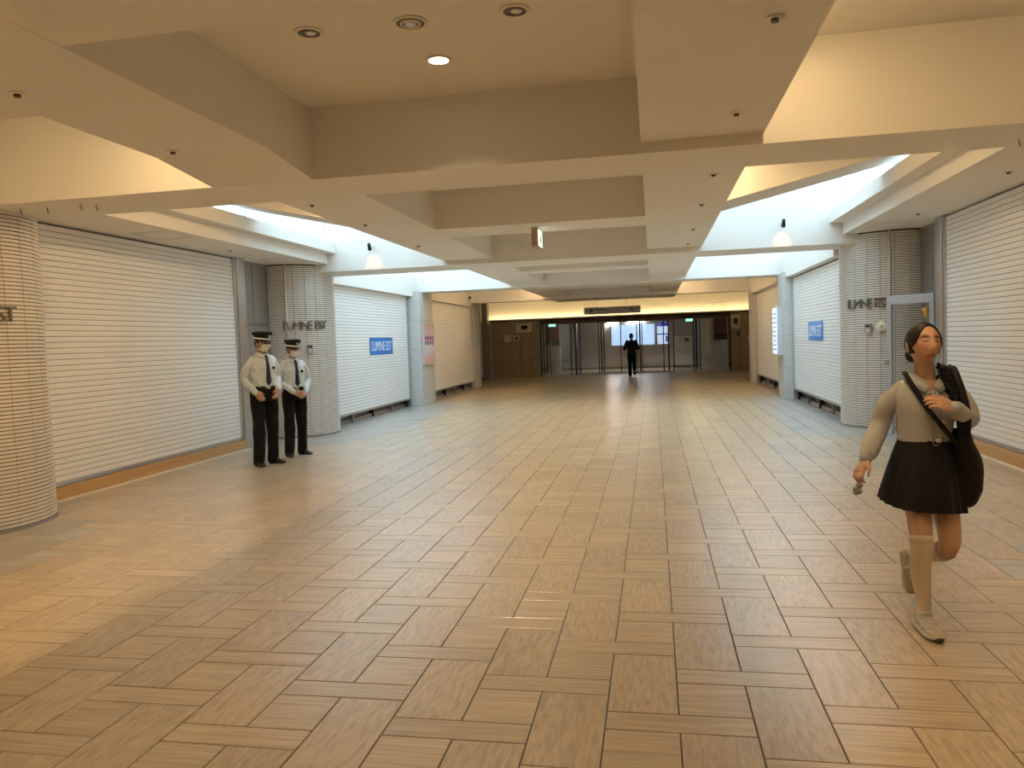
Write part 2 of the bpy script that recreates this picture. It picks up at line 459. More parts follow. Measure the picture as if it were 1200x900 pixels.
# ================================================================== SHUTTERS
def slat_mesh(length, pitch, side):
    h = pitch-0.006
    prof = [(0, 0), (0.0022, h*0.12), (0.003, h*0.5), (0.0022, h*0.88), (0, h), (-0.004, h), (-0.004, 0)]
    return MB().prism([(x*(-side), z) for x, z in prof], 0, length).mesh('slat')
def shutter(x, y0, y1, z0, z1, side, label, singles=True, pitch=0.065, glazing=None):
    s = tag(empty('roller_shutter', (x, y0, 0)), label, 'shutter')
    n = int((z1-z0-0.05)/pitch)+1
    if singles:
        me = slat_mesh(y1-y0, pitch, side); me.materials.append(SLAT)
        first = None
        for i in range(n):
            z = z0+0.045+i*pitch
            if z > z1-0.01: break
            if first is None:
                first = link_mesh('slat', me, None, s); first.location = (0, 0, z)
            else: copy_of(first, s, (0, 0, z))
    else:
        h = pitch-0.006; mb = MB()
        for i in range(n):
            z = z0+0.045+i*pitch
            prof = [(0, 0), (0.0022, h*0.12), (0.003, h*0.5), (0.0022, h*0.88), (0, h), (-0.004, h), (-0.004, 0)]
            mb.prism([(px*(-side), z+pz) for px, pz in prof], 0, y1-y0)
        tag(mb.build('slat_curtain', SLAT, s), kind='stuff')
    ix = -side
    a, b = sorted((0.034*side, 0.042*side))     # added dark sheet behind the open joints, its grey standing in for shade
    MB().box(a, b, 0, y1-y0, z0+0.03, z1+0.05).build('joint_backing', JOINT_SHADE, s)
    a, b = sorted((-0.012*side, 0.02*side))
    MB().box(a, b, 0, y1-y0, z0, z0+0.045).build('bottom_bar', STEEL, s)
    for yy in (-0.06, y1-y0):
        a, b = sorted((-0.03*side, 0.05*side))
        MB().box(a, b, yy, yy+0.06, 0, z1+0.04).build('guide_rail', STEEL, s)
    return s
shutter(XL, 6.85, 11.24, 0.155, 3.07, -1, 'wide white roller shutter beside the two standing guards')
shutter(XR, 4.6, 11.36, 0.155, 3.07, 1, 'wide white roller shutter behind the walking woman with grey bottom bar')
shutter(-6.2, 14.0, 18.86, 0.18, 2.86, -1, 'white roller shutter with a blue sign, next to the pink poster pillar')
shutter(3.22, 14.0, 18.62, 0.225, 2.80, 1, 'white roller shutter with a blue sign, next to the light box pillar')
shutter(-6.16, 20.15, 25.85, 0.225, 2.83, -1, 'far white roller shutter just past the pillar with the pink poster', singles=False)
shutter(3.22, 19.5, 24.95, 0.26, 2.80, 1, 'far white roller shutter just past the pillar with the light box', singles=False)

# oak skirting below the two near shutters
for nm, s, x, y0, y1 in (('baseboard_left', -1, -6.46, 6.5, 11.3), ('baseboard_right', 1, 3.86, 4.6, 11.4)):
    a, b = sorted((x, x+0.25*s))
    o = tag(MB().box(a, b, y0, y1, 0.0, 0.148).build(nm, OAK), kind='structure')
    a, b = sorted((x-0.03*s, x))
    MB().box(a, b, y0, y1, 0, 0.02).build('threshold_strip', CREAM, o)

# shop fronts showing in the gap below the four inner shutters
SHOPFLOOR = mat('shop_interior', (0.22, 0.13, 0.09), 0.6, var=0.3, scale=3)
def shopfront(n, s, x, y0, y1, inner):
    w = tag(empty('window_%d' % n, (x, y0, 0)), kind='structure')
    L = y1-y0
    a, b = sorted((0.10*s, 0.16*s))
    MB().box(a, b, 0, L, 0, 0.07).build('bottom_rail', STEEL_DK, w)
    k = max(2, round(L/1.25)); st = L/k
    for i in range(k+1):
        yy = min(max(i*st, 0.04), L-0.04)
        a, b = sorted((0.06*s, 0.16*s)); MB().box(a, b, yy-0.035, yy+0.035, 0, 0.5).build('mullion', STEEL_DK if i % 2 else DARKM, w)
    for i in range(k):
        MB().box(0.13*s-0.005, 0.13*s+0.005, i*st+0.035, (i+1)*st-0.035, 0.07, 0.5).build('pane', GLASS, w)
    a, b = sorted((0.2*s, 0.3*s)); MB().box(a, b, 0, L, 0, 3.0).build('shop_back', inner, w)
shopfront(5, -1, -6.2, 14.0, 18.86, SHOPFLOOR); shopfront(6, 1, 3.22, 14.0, 18.62, SHOPFLOOR)
shopfront(7, -1, -6.16, 20.15, 25.85, SHOPFLOOR); shopfront(8, 1, 3.22, 19.5, 24.95, SHOPFLOOR)

# steel recess panels between the near shutters and the round columns
def recess(s, x, y0, y1, name):
    w = tag(empty(name, (x, y0, 0)), kind='structure')
    L = y1-y0
    a, b = sorted((-0.05*s, 0.12*s)); MB().box(a, b, 0, 0.24, 0, ZS).build('steel_jamb', STEEL, w, bevel=0.008)
    wd = (L-0.24)/3
    for i in range(3):
        a, b = sorted((0.10*s, 0.14*s))
        MB().box(a, b, 0.25+i*wd, 0.24+(i+1)*wd, 0.0, 2.02).build('panel', STEEL_DK, w)
        MB().box(a, b, 0.25+i*wd, 0.24+(i+1)*wd, 2.035, ZS).build('panel', STEEL_DK, w)
    MB().cyl((0.09*s, 0.36), 0.02, 2.0, 2.05, 12).build('lock', BLACK, w)
recess(-1, XL, 11.30, 13.0, 'trim_1'); recess(1, XR, 11.42, 13.2, 'trim_2')

# ================================================================== COLUMNS AND PILLARS
def column(cx, cy, R, z1, label, a0, a1, texts=True, flip=1):
    c = tag(empty('column', (cx, cy, 0)), label, 'column')
    MB().cyl((0, 0), R-0.012, 0, z1, 64).build('core', GROUT, c, smooth=False)
    mb = MB(); pitch = 0.036; th = 0.27
    rows = int(z1/pitch)
    n = int((a1-a0)/th)
    for j in range(rows):
        z = j*pitch+0.002
        for i in range(n):
            b0 = a0+i*th+0.004; b1 = a0+(i+1)*th-0.004; bm = (b0+b1)/2
            v = []
            for zz in (z, z+pitch-0.0088):
                for b in (b0, bm, b1): v.append((R*math.cos(b), R*math.sin(b), zz))
                for b in (b1, bm, b0): v.append(((R-0.012)*math.cos(b), (R-0.012)*math.sin(b), zz))
            f = [(0,1,7,6),(1,2,8,7),(0,5,4,1),(1,4,3,2),(6,7,10,11),(7,8,9,10),(0,6,11,5),(2,3,9,8)]
            mb.add((v, f))
    tag(mb.build('mosaic_cladding', MOSAIC, c), kind='stuff')
    MB().cyl((0, 0), R+0.004, 0, 0.03, 64).build('base_ring', STEEL_DK, c)
    return c
def lettering(cx, cy, R, z, a_start, a_end, label, h=0.15):
    """one metal letter after another along the curved column face"""
    t = tag(empty('wall_lettering', (cx, cy, 0)), label, 'lettering')
    s = 'LUMINE EST'; wts = [0.75, 1, 1.25, 0.45, 1, 0.85, 0.6, 0.85, 0.85, 0.85]; tot = sum(wts); acc = 0
    for ch, w in zip(s, wts):
        a = a_start+(a_end-a_start)*(acc+w/2)/tot; acc += w
        if ch == ' ': continue
        me = text_mesh(ch, h*1.38, 0.02, 'CENTER')
        o = link_mesh('letter', me, BRONZE_LET, t)
        o.location = ((R+0.018)*math.cos(a), (R+0.018)*math.sin(a), z)
        o.rotation_euler = (math.pi/2, 0, a+math.pi/2)
    return t
CL0, CL1, CR1 = (-6.55, 6.22), (-6.55, 13.30), (3.80, 13.40)
PI = math.pi
column(*CL0, 0.75, ZT+0.02, 'round mosaic-tiled column with the shutter of the two guards just behind it', -0.75*PI, 0.5*PI)
column(*CL1, 0.75, ZS, 'round mosaic-tiled column standing behind the two guards', -0.78*PI, 0.47*PI)
column(*CR1, 0.75, ZS, 'round mosaic-tiled column behind the grey metal door frame', 0.5*PI, 1.82*PI)
lettering(*CL0, 0.75, 1.93, -0.42*PI, -0.03*PI, 'metal shop name letters on the column at the near end of the wide shutter')
lettering(*CL1, 0.75, 1.93, -0.43*PI, -0.10*PI, 'metal shop name letters above the head of the second guard')
lettering(*CR1, 0.75, 1.90, 1.13*PI, 1.41*PI, 'metal shop name letters on the column by the grey metal door frame')
def pillar(x0, x1, y0, y1, z1, label):
    p = tag(empty('pillar', ((x0+x1)/2, (y0+y1)/2, 0)), label, 'pillar')
    ox, oy = (x0+x1)/2, (y0+y1)/2
    n = 4; st = z1/n
    for i in range(n):
        MB().box(x0-ox, x1-ox, y0-oy, y1-oy, i*st+0.002, (i+1)*st-0.002).build('stone_block', PILLAR, p, bevel=0.006)
    MB().box(x0-ox+0.01, x1-ox-0.01, y0-oy+0.01, y1-oy-0.01, 0, z1).build('core', GROUT, p)
    return p
pillar(-6.5, -5.86, 18.95, 20.1, ZT+0.01, 'square grey stone pillar with a pink framed poster on it')
pillar(-6.5, -6.06, 25.88, 26.7, ZT, 'slim grey stone pillar past the far shutter opposite the light box')
pillar(2.98, 3.5, 18.66, 19.45, ZT+0.01, 'square grey stone pillar carrying the white light box')
pillar(3.05, 3.5, 24.97, 25.6, ZT, 'slim grey stone pillar at the end of the row beside the veined stone wall')

# ================================================================== LAMPS
LAMP_ON = emit('downlight_glow', (1.0, 0.86, 0.62), 14.0)
STRIP_M = emit('warm_strip', WARM, STRIP_E)
COVE_M = emit('cove_strip', (1.0, 0.74, 0.36), COVE_E)
DEEP = mat('fitting_inside', (0.10, 0.085, 0.07), 0.4, metal=0.4)
def ring_mesh(r0, r1, z0, z1, n=28):
    mb = MB(); v = []
    for i in range(n):
        c, s = math.cos(2*PI*i/n), math.sin(2*PI*i/n)
        v += [(r0*c, r0*s, z0), (r1*c, r1*s, z0), (r1*c, r1*s, z1), (r0*c, r0*s, z1)]
    f = []
    for i in range(n):
        a, b = 4*i, 4*((i+1) % n)
        f += [(a+k, a+(k+1) % 4, b+(k+1) % 4, b+k) for k in range(4)]
    return mb.add((v, f))
def downlight(x, y, z, lit, label, power=DOWN_W, group=None, off=''):
    d = tag(empty('downlight'+off, (x, y, z)), label, 'downlight', group)
    ring_mesh(0.068, 0.092, -0.008, 0.002).build('trim_ring', CREAM, d, smooth=False)
    MB().cyl((0, 0), 0.069, -0.003, 0.0, 28).build('lens', LAMP_ON if lit else DEEP, d)
    if not lit:
        MB().add(ellipsoid((0.01, 0, -0.004), 0.035, 0.035, 0.012)).build('bulb', STEEL, d, smooth=True)
    if lit:
        ld = bpy.data.lights.new('downlight_beam'+off, 'SPOT'); ld.energy = power; ld.color = (1.0, 0.78, 0.50)
        ld.spot_size = math.radians(118); ld.spot_blend = 1.0; ld.shadow_soft_size = 0.07
        lo = bpy.data.objects.new('downlight_beam'+off, ld); COL.objects.link(lo); lo.parent = d; lo.location = (0, 0, -0.02)
    return d
downlight(-1.374, 5.117, 3.5, True, 'glowing round downlight in the coffer nearest the first beam')
downlight(-2.004, 4.466, 3.5, False, 'unlit round downlight between the round speaker and the guards\' side band', group='unlit downlights either side of the speaker')
downlight(-0.739, 4.492, 3.5, False, 'unlit round downlight between the round speaker and the woman\'s side band', group='unlit downlights either side of the speaker')
for x, y, l in ((-1.37, 8.1, 'in the coffer just beyond the first beam'), (-1.37, 11.6, 'in the coffer behind the exit sign'), (-1.37, 14.9, 'in the third coffer from the exit sign'), (-1.37, 18.0, 'in the fourth coffer from the exit sign')):
    downlight(x, y, 3.5, True, 'glowing round downlight hidden up '+l, group='downlights in the coffers over the pools of warm light')
for x, y, l, off in ((-1.37, -3.6, 'in the last coffer by the back wall', '_last_coffer_offscreen'), (-0.74, -0.2, 'near the back wall on the woman\'s side', '_woman_side_offscreen'), (-2.0, -0.2, 'near the back wall on the guards\' side', '_guard_side_offscreen')):
    downlight(x, y, 3.5, True, 'glowing round downlight hidden up '+l, group='downlights of the same ceiling behind the camera', off=off)
sp = tag(empty('ceiling_speaker', (-1.369, 4.489, 3.5)), 'round grey ringed ceiling speaker between two unlit downlights', 'speaker')
ring_mesh(0.085, 0.105, -0.010, 0.002).build('rim', CREAM, sp)
ring_mesh(0.05, 0.062, -0.014, 0.002).build('inner_ring', CREAM, sp)
MB().cyl((0, 0), 0.088, -0.004, 0.0, 28).build('grille', DEEP, sp)
MB().cyl((0, 0), 0.03, -0.018, 0.0, 18, 0.045).build('cone', STEEL, sp)

STRIP_M2 = emit('warm_strip_strong', WARM, STRIP_E*1.5)
WHICH = {0: 'before the first beam', 6: 'just beyond the first beam', 20: 'in the bay before the far doors'}
def strip_light(x0, x1, y0, y1, z, m, label):
    """warm linear lamp fixed to the side of a band"""
    s = tag(empty('strip_light', ((x0+x1)/2, y0, z)), label, 'lamp', 'warm strip lamps in the side bays')
    h = abs(x1-x0)/2; L = y1-y0
    MB().box(-h, h, 0, L, 0.0, 0.03).build('housing', ALUW, s)
    MB().box(-h*0.7, h*0.7, 0.02, L-0.02, -0.012, 0.0).build('diffuser', m, s)
for y0, y1 in ((0.2, 5.5), (6.8, 9.2), (20.2, 25.2)):
    strip_light(BX[3], BX[3]+0.09, y0, y1, 3.62 if y0 < 6 else 3.7, STRIP_M2 if 6 < y0 < 10 else STRIP_M, 'warm linear lamp on the woman\'s side band '+WHICH[int(y0)])
    strip_light(BX[0]-0.09, BX[0], y0, y1, 3.62 if y0 < 6 else 3.7, STRIP_M2 if y0 < 10 else STRIP_M, 'warm linear lamp on the guards\' side band '+WHICH[int(y0)])

def wall_spot(x, y, z, label):
    w = tag(empty('wall_spotlight', (x, y, z)), label, 'spotlight')
    MB().cyl((0, 0), 0.035, 0, 0.012, 16).build('wall_plate', ALUW, w).rotation_euler = (PI/2, 0, 0)
    MB().add(limb([(0, 0, 0), (0, -0.10, 0.02), (0.0, -0.17, -0.01)], [0.008]*3, 8)).build('arm', ALUW, w, smooth=True)
    h = MB().add(limb([(0, -0.20, 0.02), (0.0, -0.165, -0.06)], [0.026, 0.034], 16, 1)).build('head', BLACK, w, smooth=True)
    ld = bpy.data.lights.new('spot_beam', 'SPOT'); ld.energy = 4; ld.color = (1.0, 0.36, 0.03)
    ld.spot_size = math.radians(78); ld.spot_blend = 0.8; ld.shadow_soft_size = 0.03
    lo = bpy.data.objects.new('spot_beam', ld); COL.objects.link(lo); lo.parent = w; lo.location = (0, -0.135, -0.115)
    lo.rotation_euler = (math.radians(40), 0, 0)
wall_spot(-4.81, T[1][0], 3.34, 'small black-headed spotlight on the beam on the guards\' side')
wall_spot(2.075, T[1][0], 3.31, 'small black-headed spotlight on the beam on the woman\'s side')

# small fittings on the soffits
def sprinkler(x, y, z, label, group):
    s = tag(empty('sprinkler_head', (x, y, z)), label, 'sprinkler', group)
    ring_mesh(0.018, 0.042, -0.008, 0.001, 16).build('escutcheon', CREAM, s)
    MB().cyl((0, 0), 0.018, -0.022, 0, 12).build('nozzle', DEEP, s)
ORD = ('second sprinkler before', 'sprinkler just before', 'first sprinkler beyond', 'second sprinkler beyond', 'third sprinkler beyond', 'fourth sprinkler beyond')
for o_, (x, y) in zip(ORD, ((-3.343, 3.67), (-3.318, 5.0), (-3.316, 7.26), (-3.294, 8.64), (-3.32, 10.8))):
    sprinkler(x, y, ZB, 'small round '+o_+' the first beam in the guards\' side band', 'sprinklers in the band on the guards\' side')
for o_, (x, y) in zip(ORD, ((0.587, 3.755), (0.575, 5.275), (0.575, 7.2), (0.567, 8.78), (0.575, 10.77), (0.579, 12.42))):
    sprinkler(x, y, ZB, 'small round '+o_+' the first beam in the woman\'s side band', 'sprinklers in the band on the woman\'s side')
sprinkler(-6.1, 10.46, ZS, 'small round sprinkler in the soffit over the guards\' shutter', None)
for x, y, l in ((3.5, 8.44, 'farther from'), (3.5, 11.06, 'close to')): sprinkler(x, y, ZS, 'small sprinkler in the soffit over the woman\'s shutter, '+l+' the square hatch', 'sprinklers over the woman\'s shutter')
def hook(x, y, label, group):
    h = tag(empty('ceiling_hook', (x, y, ZT)), label, 'hook', group)
    MB().cyl((0, 0), 0.014, -0.006, 0, 10).build('plate', STEEL, h)
    MB().add(limb([(0, 0, 0), (0, 0, -0.03), (0.012, 0, -0.042), (0.0, 0, -0.05)], [0.004]*4, 8)).build('shank', DEEP, h, smooth=True)
for o_, (x, y) in zip(('first', 'second', 'third', 'fourth'), ((-5.56, 6.05), (-5.33, 6.1), (-4.96, 6.07), (-4.87, 6.15))): hook(x, y, o_+' small metal hook from the tiled column under the first beam', 'hooks under the first beam')
hook(2.70, 6.34, 'lone small metal hook under the first beam on the woman\'s side', None)
HATCH = mat('hatch_aluminium', (0.60, 0.58, 0.55), 0.4, metal=0.6)
def hatch(x, y, w, l):
    mb = MB()
    for a in (-1, 1):
        mb.box(x-w/2, x+w/2, y+a*l/2-0.006, y+a*l/2+0.006, ZS-0.004, ZS+0.001); mb.box(x+a*w/2-0.006, x+a*w/2+0.006, y-l/2, y+l/2, ZS-0.004, ZS+0.001)
    mb.build('hatch_frame', HATCH, ceiling)
hatch(-6.05, 8.8, 0.45, 0.6); hatch(-6.05, 12.0, 0.45, 0.6); hatch(3.45, 12.1, 0.5, 0.6)
# hanging exit sign
ex = tag(empty('exit_sign', (-1.435, 9.9, ZB)), 'small glowing exit sign hanging under the coffer beam', 'exit sign')
EXM = emit('exit_panel', (0.80, 0.95, 0.78), 1.6); GREEN = mat('exit_green', (0.01, 0.30, 0.10), 0.5)
MB().box(-0.05, 0.032, -0.17, 0.17, -0.235, -0.01).build('housing', mat('exit_housing', (0.50, 0.36, 0.22), 0.5), ex, bevel=0.004)
fp = MB().box(0.032, 0.040, -0.16, 0.16, -0.225, -0.02).build('lit_face', EXM, ex)
run = MB().add(ellipsoid((0.043, 0.02, -0.075), 0.003, 0.014, 0.014))
run.add(limb([(0.043, 0.01, -0.09), (0.043, -0.02, -0.14)], [0.009, 0.008], 8, 1)).add(limb([(0.043, -0.02, -0.14), (0.043, 0.02, -0.16), (0.043, 0.02, -0.195)], [0.007]*3, 8, 1))
run.add(limb([(0.043, -0.02, -0.14), (0.043, -0.05, -0.165), (0.043, -0.085, -0.165)], [0.007]*3, 8, 1)).add(limb([(0.043, 0.005, -0.098), (0.043, 0.045, -0.115)], [0.006]*2, 8, 1))
run.build('running_figure', GREEN, fp, smooth=True)
MB().cyl((0, 0), 0.05, -0.012, 0, 20).build('ceiling_rose', STEEL, ex)

# ================================================================== SIGNS, POSTERS, WALL FITTINGS
def shutter_sign(x, y0, y1, z0, z1, side, m, label, film=0.004):
    s = tag(empty('shop_sign', (x, (y0+y1)/2, z0)), label, 'sign')
    a, b = sorted((0, -film*side)); MB().box(a, b, -(y1-y0)/2, (y1-y0)/2, 0, z1-z0).build('blue_panel', m, s)
    me = text_mesh('LUMINE EST', 0.3, 0.002, 'CENTER')
    xs = [v.co.x for v in me.vertices]; ys = [v.co.y for v in me.vertices]
    w = max(xs)-min(xs); h = max(ys)-min(ys); cx = (max(xs)+min(xs))/2
    for v in me.vertices:
        v.co.x = (v.co.x-cx)*((y1-y0)*0.88/w); v.co.y = (v.co.y-min(ys))*((z1-z0)*0.56/h)
    o = link_mesh('lettering', me, WHITE, s)
    o.location = (-(film+0.0015)*side, 0, (z1-z0)*0.22); o.rotation_euler = (PI/2, 0, -PI/2*side)
BLUE2 = mat('glossy_blue_film', (0.012, 0.20, 0.62), 0.14, var=0.02)
shutter_sign(-6.188, 16.18, 17.68, 1.395, 1.775, -1, BLUE, 'blue shop name sign on the shutter by the pink poster pillar')
shutter_sign(3.208, 15.55, 16.90, 1.385, 1.76, 1, BLUE2, 'blue shop name sign on the shutter by the light box pillar')
# framed pink poster on the pillar
po = tag(empty('framed_poster', (-5.86, 19.52, 1.05)), 'tall framed pink and white poster on the square pillar', 'poster')
MB().box(0, 0.05, -0.50, 0.50, 0, 1.12).build('frame', mat('poster_frame', (0.62, 0.50, 0.40), 0.4), po, bevel=0.006)
def poster_mat():
    m, nt, b = new_mat('poster_print')
    tc = nt.nodes.new('ShaderNodeTexCoord'); sep = nt.nodes.new('ShaderNodeSeparateXYZ'); nt.links.new(tc.outputs['Object'], sep.inputs[0])
    r = nt.nodes.new('ShaderNodeValToRGB'); cr = r.color_ramp
    cr.elements[0].position = 0.0; cr.elements[0].color = (0.75, 0.42, 0.22, 1); cr.elements[1].position = 1.0; cr.elements[1].color = (0.62, 0.45, 0.42, 1)
    for p, c in ((0.18, (0.72, 0.45, 0.5, 1)), (0.36, (0.70, 0.66, 0.74, 1)), (0.55, (0.72, 0.70, 0.78, 1)), (0.66, (0.80, 0.30, 0.45, 1)), (0.78, (0.72, 0.50, 0.52, 1))):
        e = cr.elements.new(p); e.color = c
    nt.links.new(sep.outputs['Z'], r.inputs[0]); nt.links.new(r.outputs[0], b.inputs['Base Color'])
    return m
MB().box(0.05, 0.054, -0.45, 0.45, 0.05, 1.07).build('print', poster_mat(), po)
INK = mat('poster_ink', (0.10, 0.09, 0.22), 0.6)
for i in range(4):
    for j in range(2):
        MB().box(0.054, 0.056, -0.38+i*0.2, -0.26+i*0.2, 0.52+j*0.13, 0.62+j*0.13).build('printed_mark', INK, po)
# light box on the opposite pillar
lb = tag(empty('light_box', (2.98, 19.05, 1.03)), 'white glowing light box on the square pillar', 'light box')
MB().box(-0.12, 0.0, -0.36, 0.36, 0, 1.14).build('case', SIGNGREY, lb, bevel=0.006)
MB().box(-0.126, -0.12, -0.33, 0.33, 0.03, 1.11).build('lit_face', emit('light_box_face', (0.72, 0.86, 1.0), 0.75), lb)
for i in range(9): MB().box(-0.128, -0.126, -0.27, 0.27-0.05*(i % 3), 0.12+i*0.105, 0.15+i*0.105).build('printed_line', mat('box_print_%d' % i, (0.25, 0.42, 0.65), 0.6), lb)

# bell, conduit and card reader on each column
def on_column(c, R, a): return (c[0]+R*math.cos(a), c[1]+R*math.sin(a))
def fittings(c, R, a_pipe, a_bell, a_read, lab):
    x, y = on_column(c, R+0.016, a_pipe)
    p = tag(empty('conduit', (x, y, 1.75)), 'thin white vertical conduit running up the tiled column '+lab, 'conduit')
    MB().cyl((0, 0), 0.014, 0, ZS-1.75, 12).build('pipe', CREAM, p, smooth=True)
    for z in (0.3, 1.0): MB().cyl((0, 0), 0.02, z, z+0.02, 12).build('clip', STEEL, p)
    x, y = on_column(c, R, a_bell)
    b = tag(empty('alarm_bell', (x, y, 1.61), a_bell+PI/2), 'round cream alarm bell on the tiled column '+lab, 'bell')
    MB().add(loft([[(r*math.cos(t*PI/12), -d, r*math.sin(t*PI/12)) for t in range(24)] for r, d in ((0.05, 0.0), (0.05, 0.03), (0.092, 0.032), (0.09, 0.05), (0.06, 0.068), (0.02, 0.074))])).build('gong', CREAM, b, smooth=True)
    MB().add(ellipsoid((0, -0.075, 0), 0.012, 0.008, 0.012)).build('hub', BLACK, b, smooth=True)
    x, y = on_column(c, R, a_read)
    k = tag(empty('card_reader', (x, y, 1.50), a_read+PI/2), 'small grey card reader box on the tiled column '+lab, 'card reader')
    MB().box(-0.05, 0.05, -0.045, 0.0, 0, 0.15).build('case', mat('reader_case', (0.42, 0.37, 0.33), 0.4), k, bevel=0.006)
    MB().box(-0.034, 0.034, -0.048, -0.045, 0.10, 0.135).build('screen', BLACK, k)
    MB().cyl((0, 0), 0.022, 0.045, 0.049, 16).build('dial', CREAM, k).matrix_local = Matrix.Translation((0, 0, 0.055)) @ Matrix.Rotation(PI/2, 4, 'X')
fittings(CL1, 0.75, -0.405*PI, -0.36*PI, -0.25*PI, 'behind the guards')
fittings(CR1, 0.75, 1.415*PI, 1.37*PI, 1.285*PI, 'by the grey door frame')

# free-standing grey door frame beside the right column
fr = tag(empty('metal_door_frame', (3.47, 12.22, 0), math.atan2(11.75-12.22, 3.9-3.47)), 'grey metal door frame standing open before the tiled column', 'door frame')
LF = math.hypot(3.9-3.47, 11.75-12.22)
for xx in (0, LF): MB().box(xx-0.035, xx+0.035, -0.03, 0.03, 0, 2.05).build('post', ALU, fr, bevel=0.006)
MB().box(0.03, LF-0.03, -0.03, 0.03, 1.92, 2.05).build('head_rail', ALU, fr, bevel=0.006)
MB().box(-0.06, 0.0, -0.05, -0.03, 1.02, 1.10).build('latch', STEEL_DK, fr, bevel=0.004)
MB().add(limb([(-0.03, -0.05, 1.06), (-0.10, -0.06, 1.06)], [0.008, 0.008], 8, 1)).build('latch_bolt', STEEL_DK, fr, smooth=True)
gp = tag(empty('gold_tag', (3.81, 11.76, 1.80)), 'small gold tag hanging from the grey door frame', 'tag')
MB().add(ellipsoid((0, 0, 0), 0.05, 0.012, 0.06)).add(ellipsoid((0, 0, -0.06), 0.025, 0.01, 0.035)).build('gold_plate', mat('gold', (0.75, 0.50, 0.14), 0.25, metal=0.9), gp, smooth=True)
MB().add(limb([(0, 0, 0.05), (0, 0, 0.12)], [0.003, 0.003], 6, 1)).build('cord', BLACK, gp)

# ================================================================== FAR END: stone walls, glass doors, lobby
YD = 33.8
wf = tag(empty('wall_far', (0, YD, 0)), kind='structure')
def wbox(name, x0, x1, y0, y1, z0, z1, m, bevel=0.0): return MB().box(x0, x1, y0-YD, y1-YD, z0, z1).build(name, m, wf, bevel=bevel)
wbox('upper_wall', -8.2, 5.2, 34.25, 34.4, 2.45, 3.6, PLASTER)
wbox('cove_ledge', -8.2, 5.2, 33.55, 34.3, 2.44, 2.50, PLASTER)
wbox('cove_lip', -8.2, 5.2, 33.55, 33.60, 2.44, 2.56, PLASTER)
wbox('lintel', -4.9, 3.25, 33.72, 33.95, 2.28, 2.45, mat('lintel_bronze', (0.16, 0.09, 0.06), 0.4, metal=0.3))
def stone_wall(x0, x1, n, y):
    st = (x1-x0)/n
    for i in range(n): wbox('stone_panel', x0+i*st+0.006, x0+(i+1)*st-0.006, y, y+0.06, 0.0, 2.44, STONE)
    wbox('stone_backing', x0, x1, y+0.03, y+0.5, 0, 2.44, GROUT)
stone_wall(-7.0, -4.86, 5, 33.25); stone_wall(3.25, 4.7, 4, 33.55)
wbox('return_wall', -8.2, -7.9, 26.2, 34.3, 0, 3.5, STONE)
wbox('return_wall', 4.7, 4.9, 25.9, 34.3, 0, 3.5, STONE)
wbox('steel_jamb', -7.15, -6.9, 31.9, 32.3, 0, 3.45, STEEL_DK)
wbox('lit_side_panel', -7.6, -7.1, 31.4, 31.5, 0.15, 3.45, mat('side_panel', (0.62, 0.52, 0.38), 0.5))
wbox('side_base', -7.6, -7.1, 31.35, 31.5, 0.0, 0.15, mat('brown_base', (0.20, 0.12, 0.07), 0.5))
tag(box('wall_wing_left', -8.0, -6.7, 26.1, 26.25, -0.05, 3.5, WHITEPANEL), kind='structure')
tag(box('wall_wing_right', 3.5, 4.8, 25.75, 25.9, -0.05, 3.5, WHITEPANEL), kind='structure')
tag(MB().box(-8.2, 5.2, 25.0, 33.75, -0.12, -0.006).build('floor_side_apron', GROUT), kind='structure')
cv = tag(empty('cove_light', (-1.5, 34.10, 2.50)), 'long warm cove light washing the wall above the glass doors', 'cove light')
MB().box(-6.0, 6.3, -0.03, 0.03, 0.0, 0.02).build('channel', ALUW, cv)
MB().box(-5.95, 6.25, -0.025, 0.025, 0.02, 0.032).build('diffuser', COVE_M, cv)
hp = MB()
for a, b, c, d in ((2.55, 3.07, 2.62, 2.635), (2.55, 3.07, 2.925, 2.94), (2.55, 2.57, 2.62, 2.94), (3.05, 3.07, 2.62, 2.94)): hp.box(a, b, 34.24-YD, 34.252-YD, c, d)
hp.build('hatch_frame', HATCH, wf)
# lobby beyond the doors
lob = tag(MB().box(-8.2, 5.2, 33.7, 40.6, -0.12, -0.004).build('floor_lobby', mat('lobby_floor', (0.60, 0.52, 0.42), 0.3)), kind='structure')
LOBW = mat('lobby_wall', (0.55, 0.51, 0.47), 0.55, var=0.03, scale=1)
lw = tag(empty('wall_lobby', (0, 39.0, 0)), kind='structure')
def lbox(name, x0, x1, y0, y1, z0, z1, m): return MB().box(x0, x1, y0-39, y1-39, z0, z1).build(name, m, lw)
k = 0
for x0, x1 in ((-8.2, -4.2), (-4.2, -2.4), (-2.4, 0.8), (0.8, 2.2), (2.2, 5.2)):
    lbox('wall_panel', x0+0.005, x1-0.005, 39.0, 39.1, 0.0, 2.7, LOBW)
lbox('joint_backing', -8.2, 5.2, 39.05, 39.2, 0, 2.7, GROUT)
lbox('skirting', -8.2, 5.2, 38.97, 39.0, 0.0, 0.10, mat('lobby_skirting', (0.3, 0.25, 0.2), 0.5))
lbox('side_wall', -8.3, -8.1, 34.4, 39, 0, 2.7, LOBW); lbox('side_wall', 5.1, 5.3, 34.4, 39, 0, 2.7, LOBW)
tag(MB().box(-8.2, 5.2, 34.3, 39.2, 2.62, 2.75).build('ceiling_lobby', PLASTER), kind='structure')
LPAN = emit('lobby_lamp_glow', (1.0, 0.84, 0.74), 70.0)
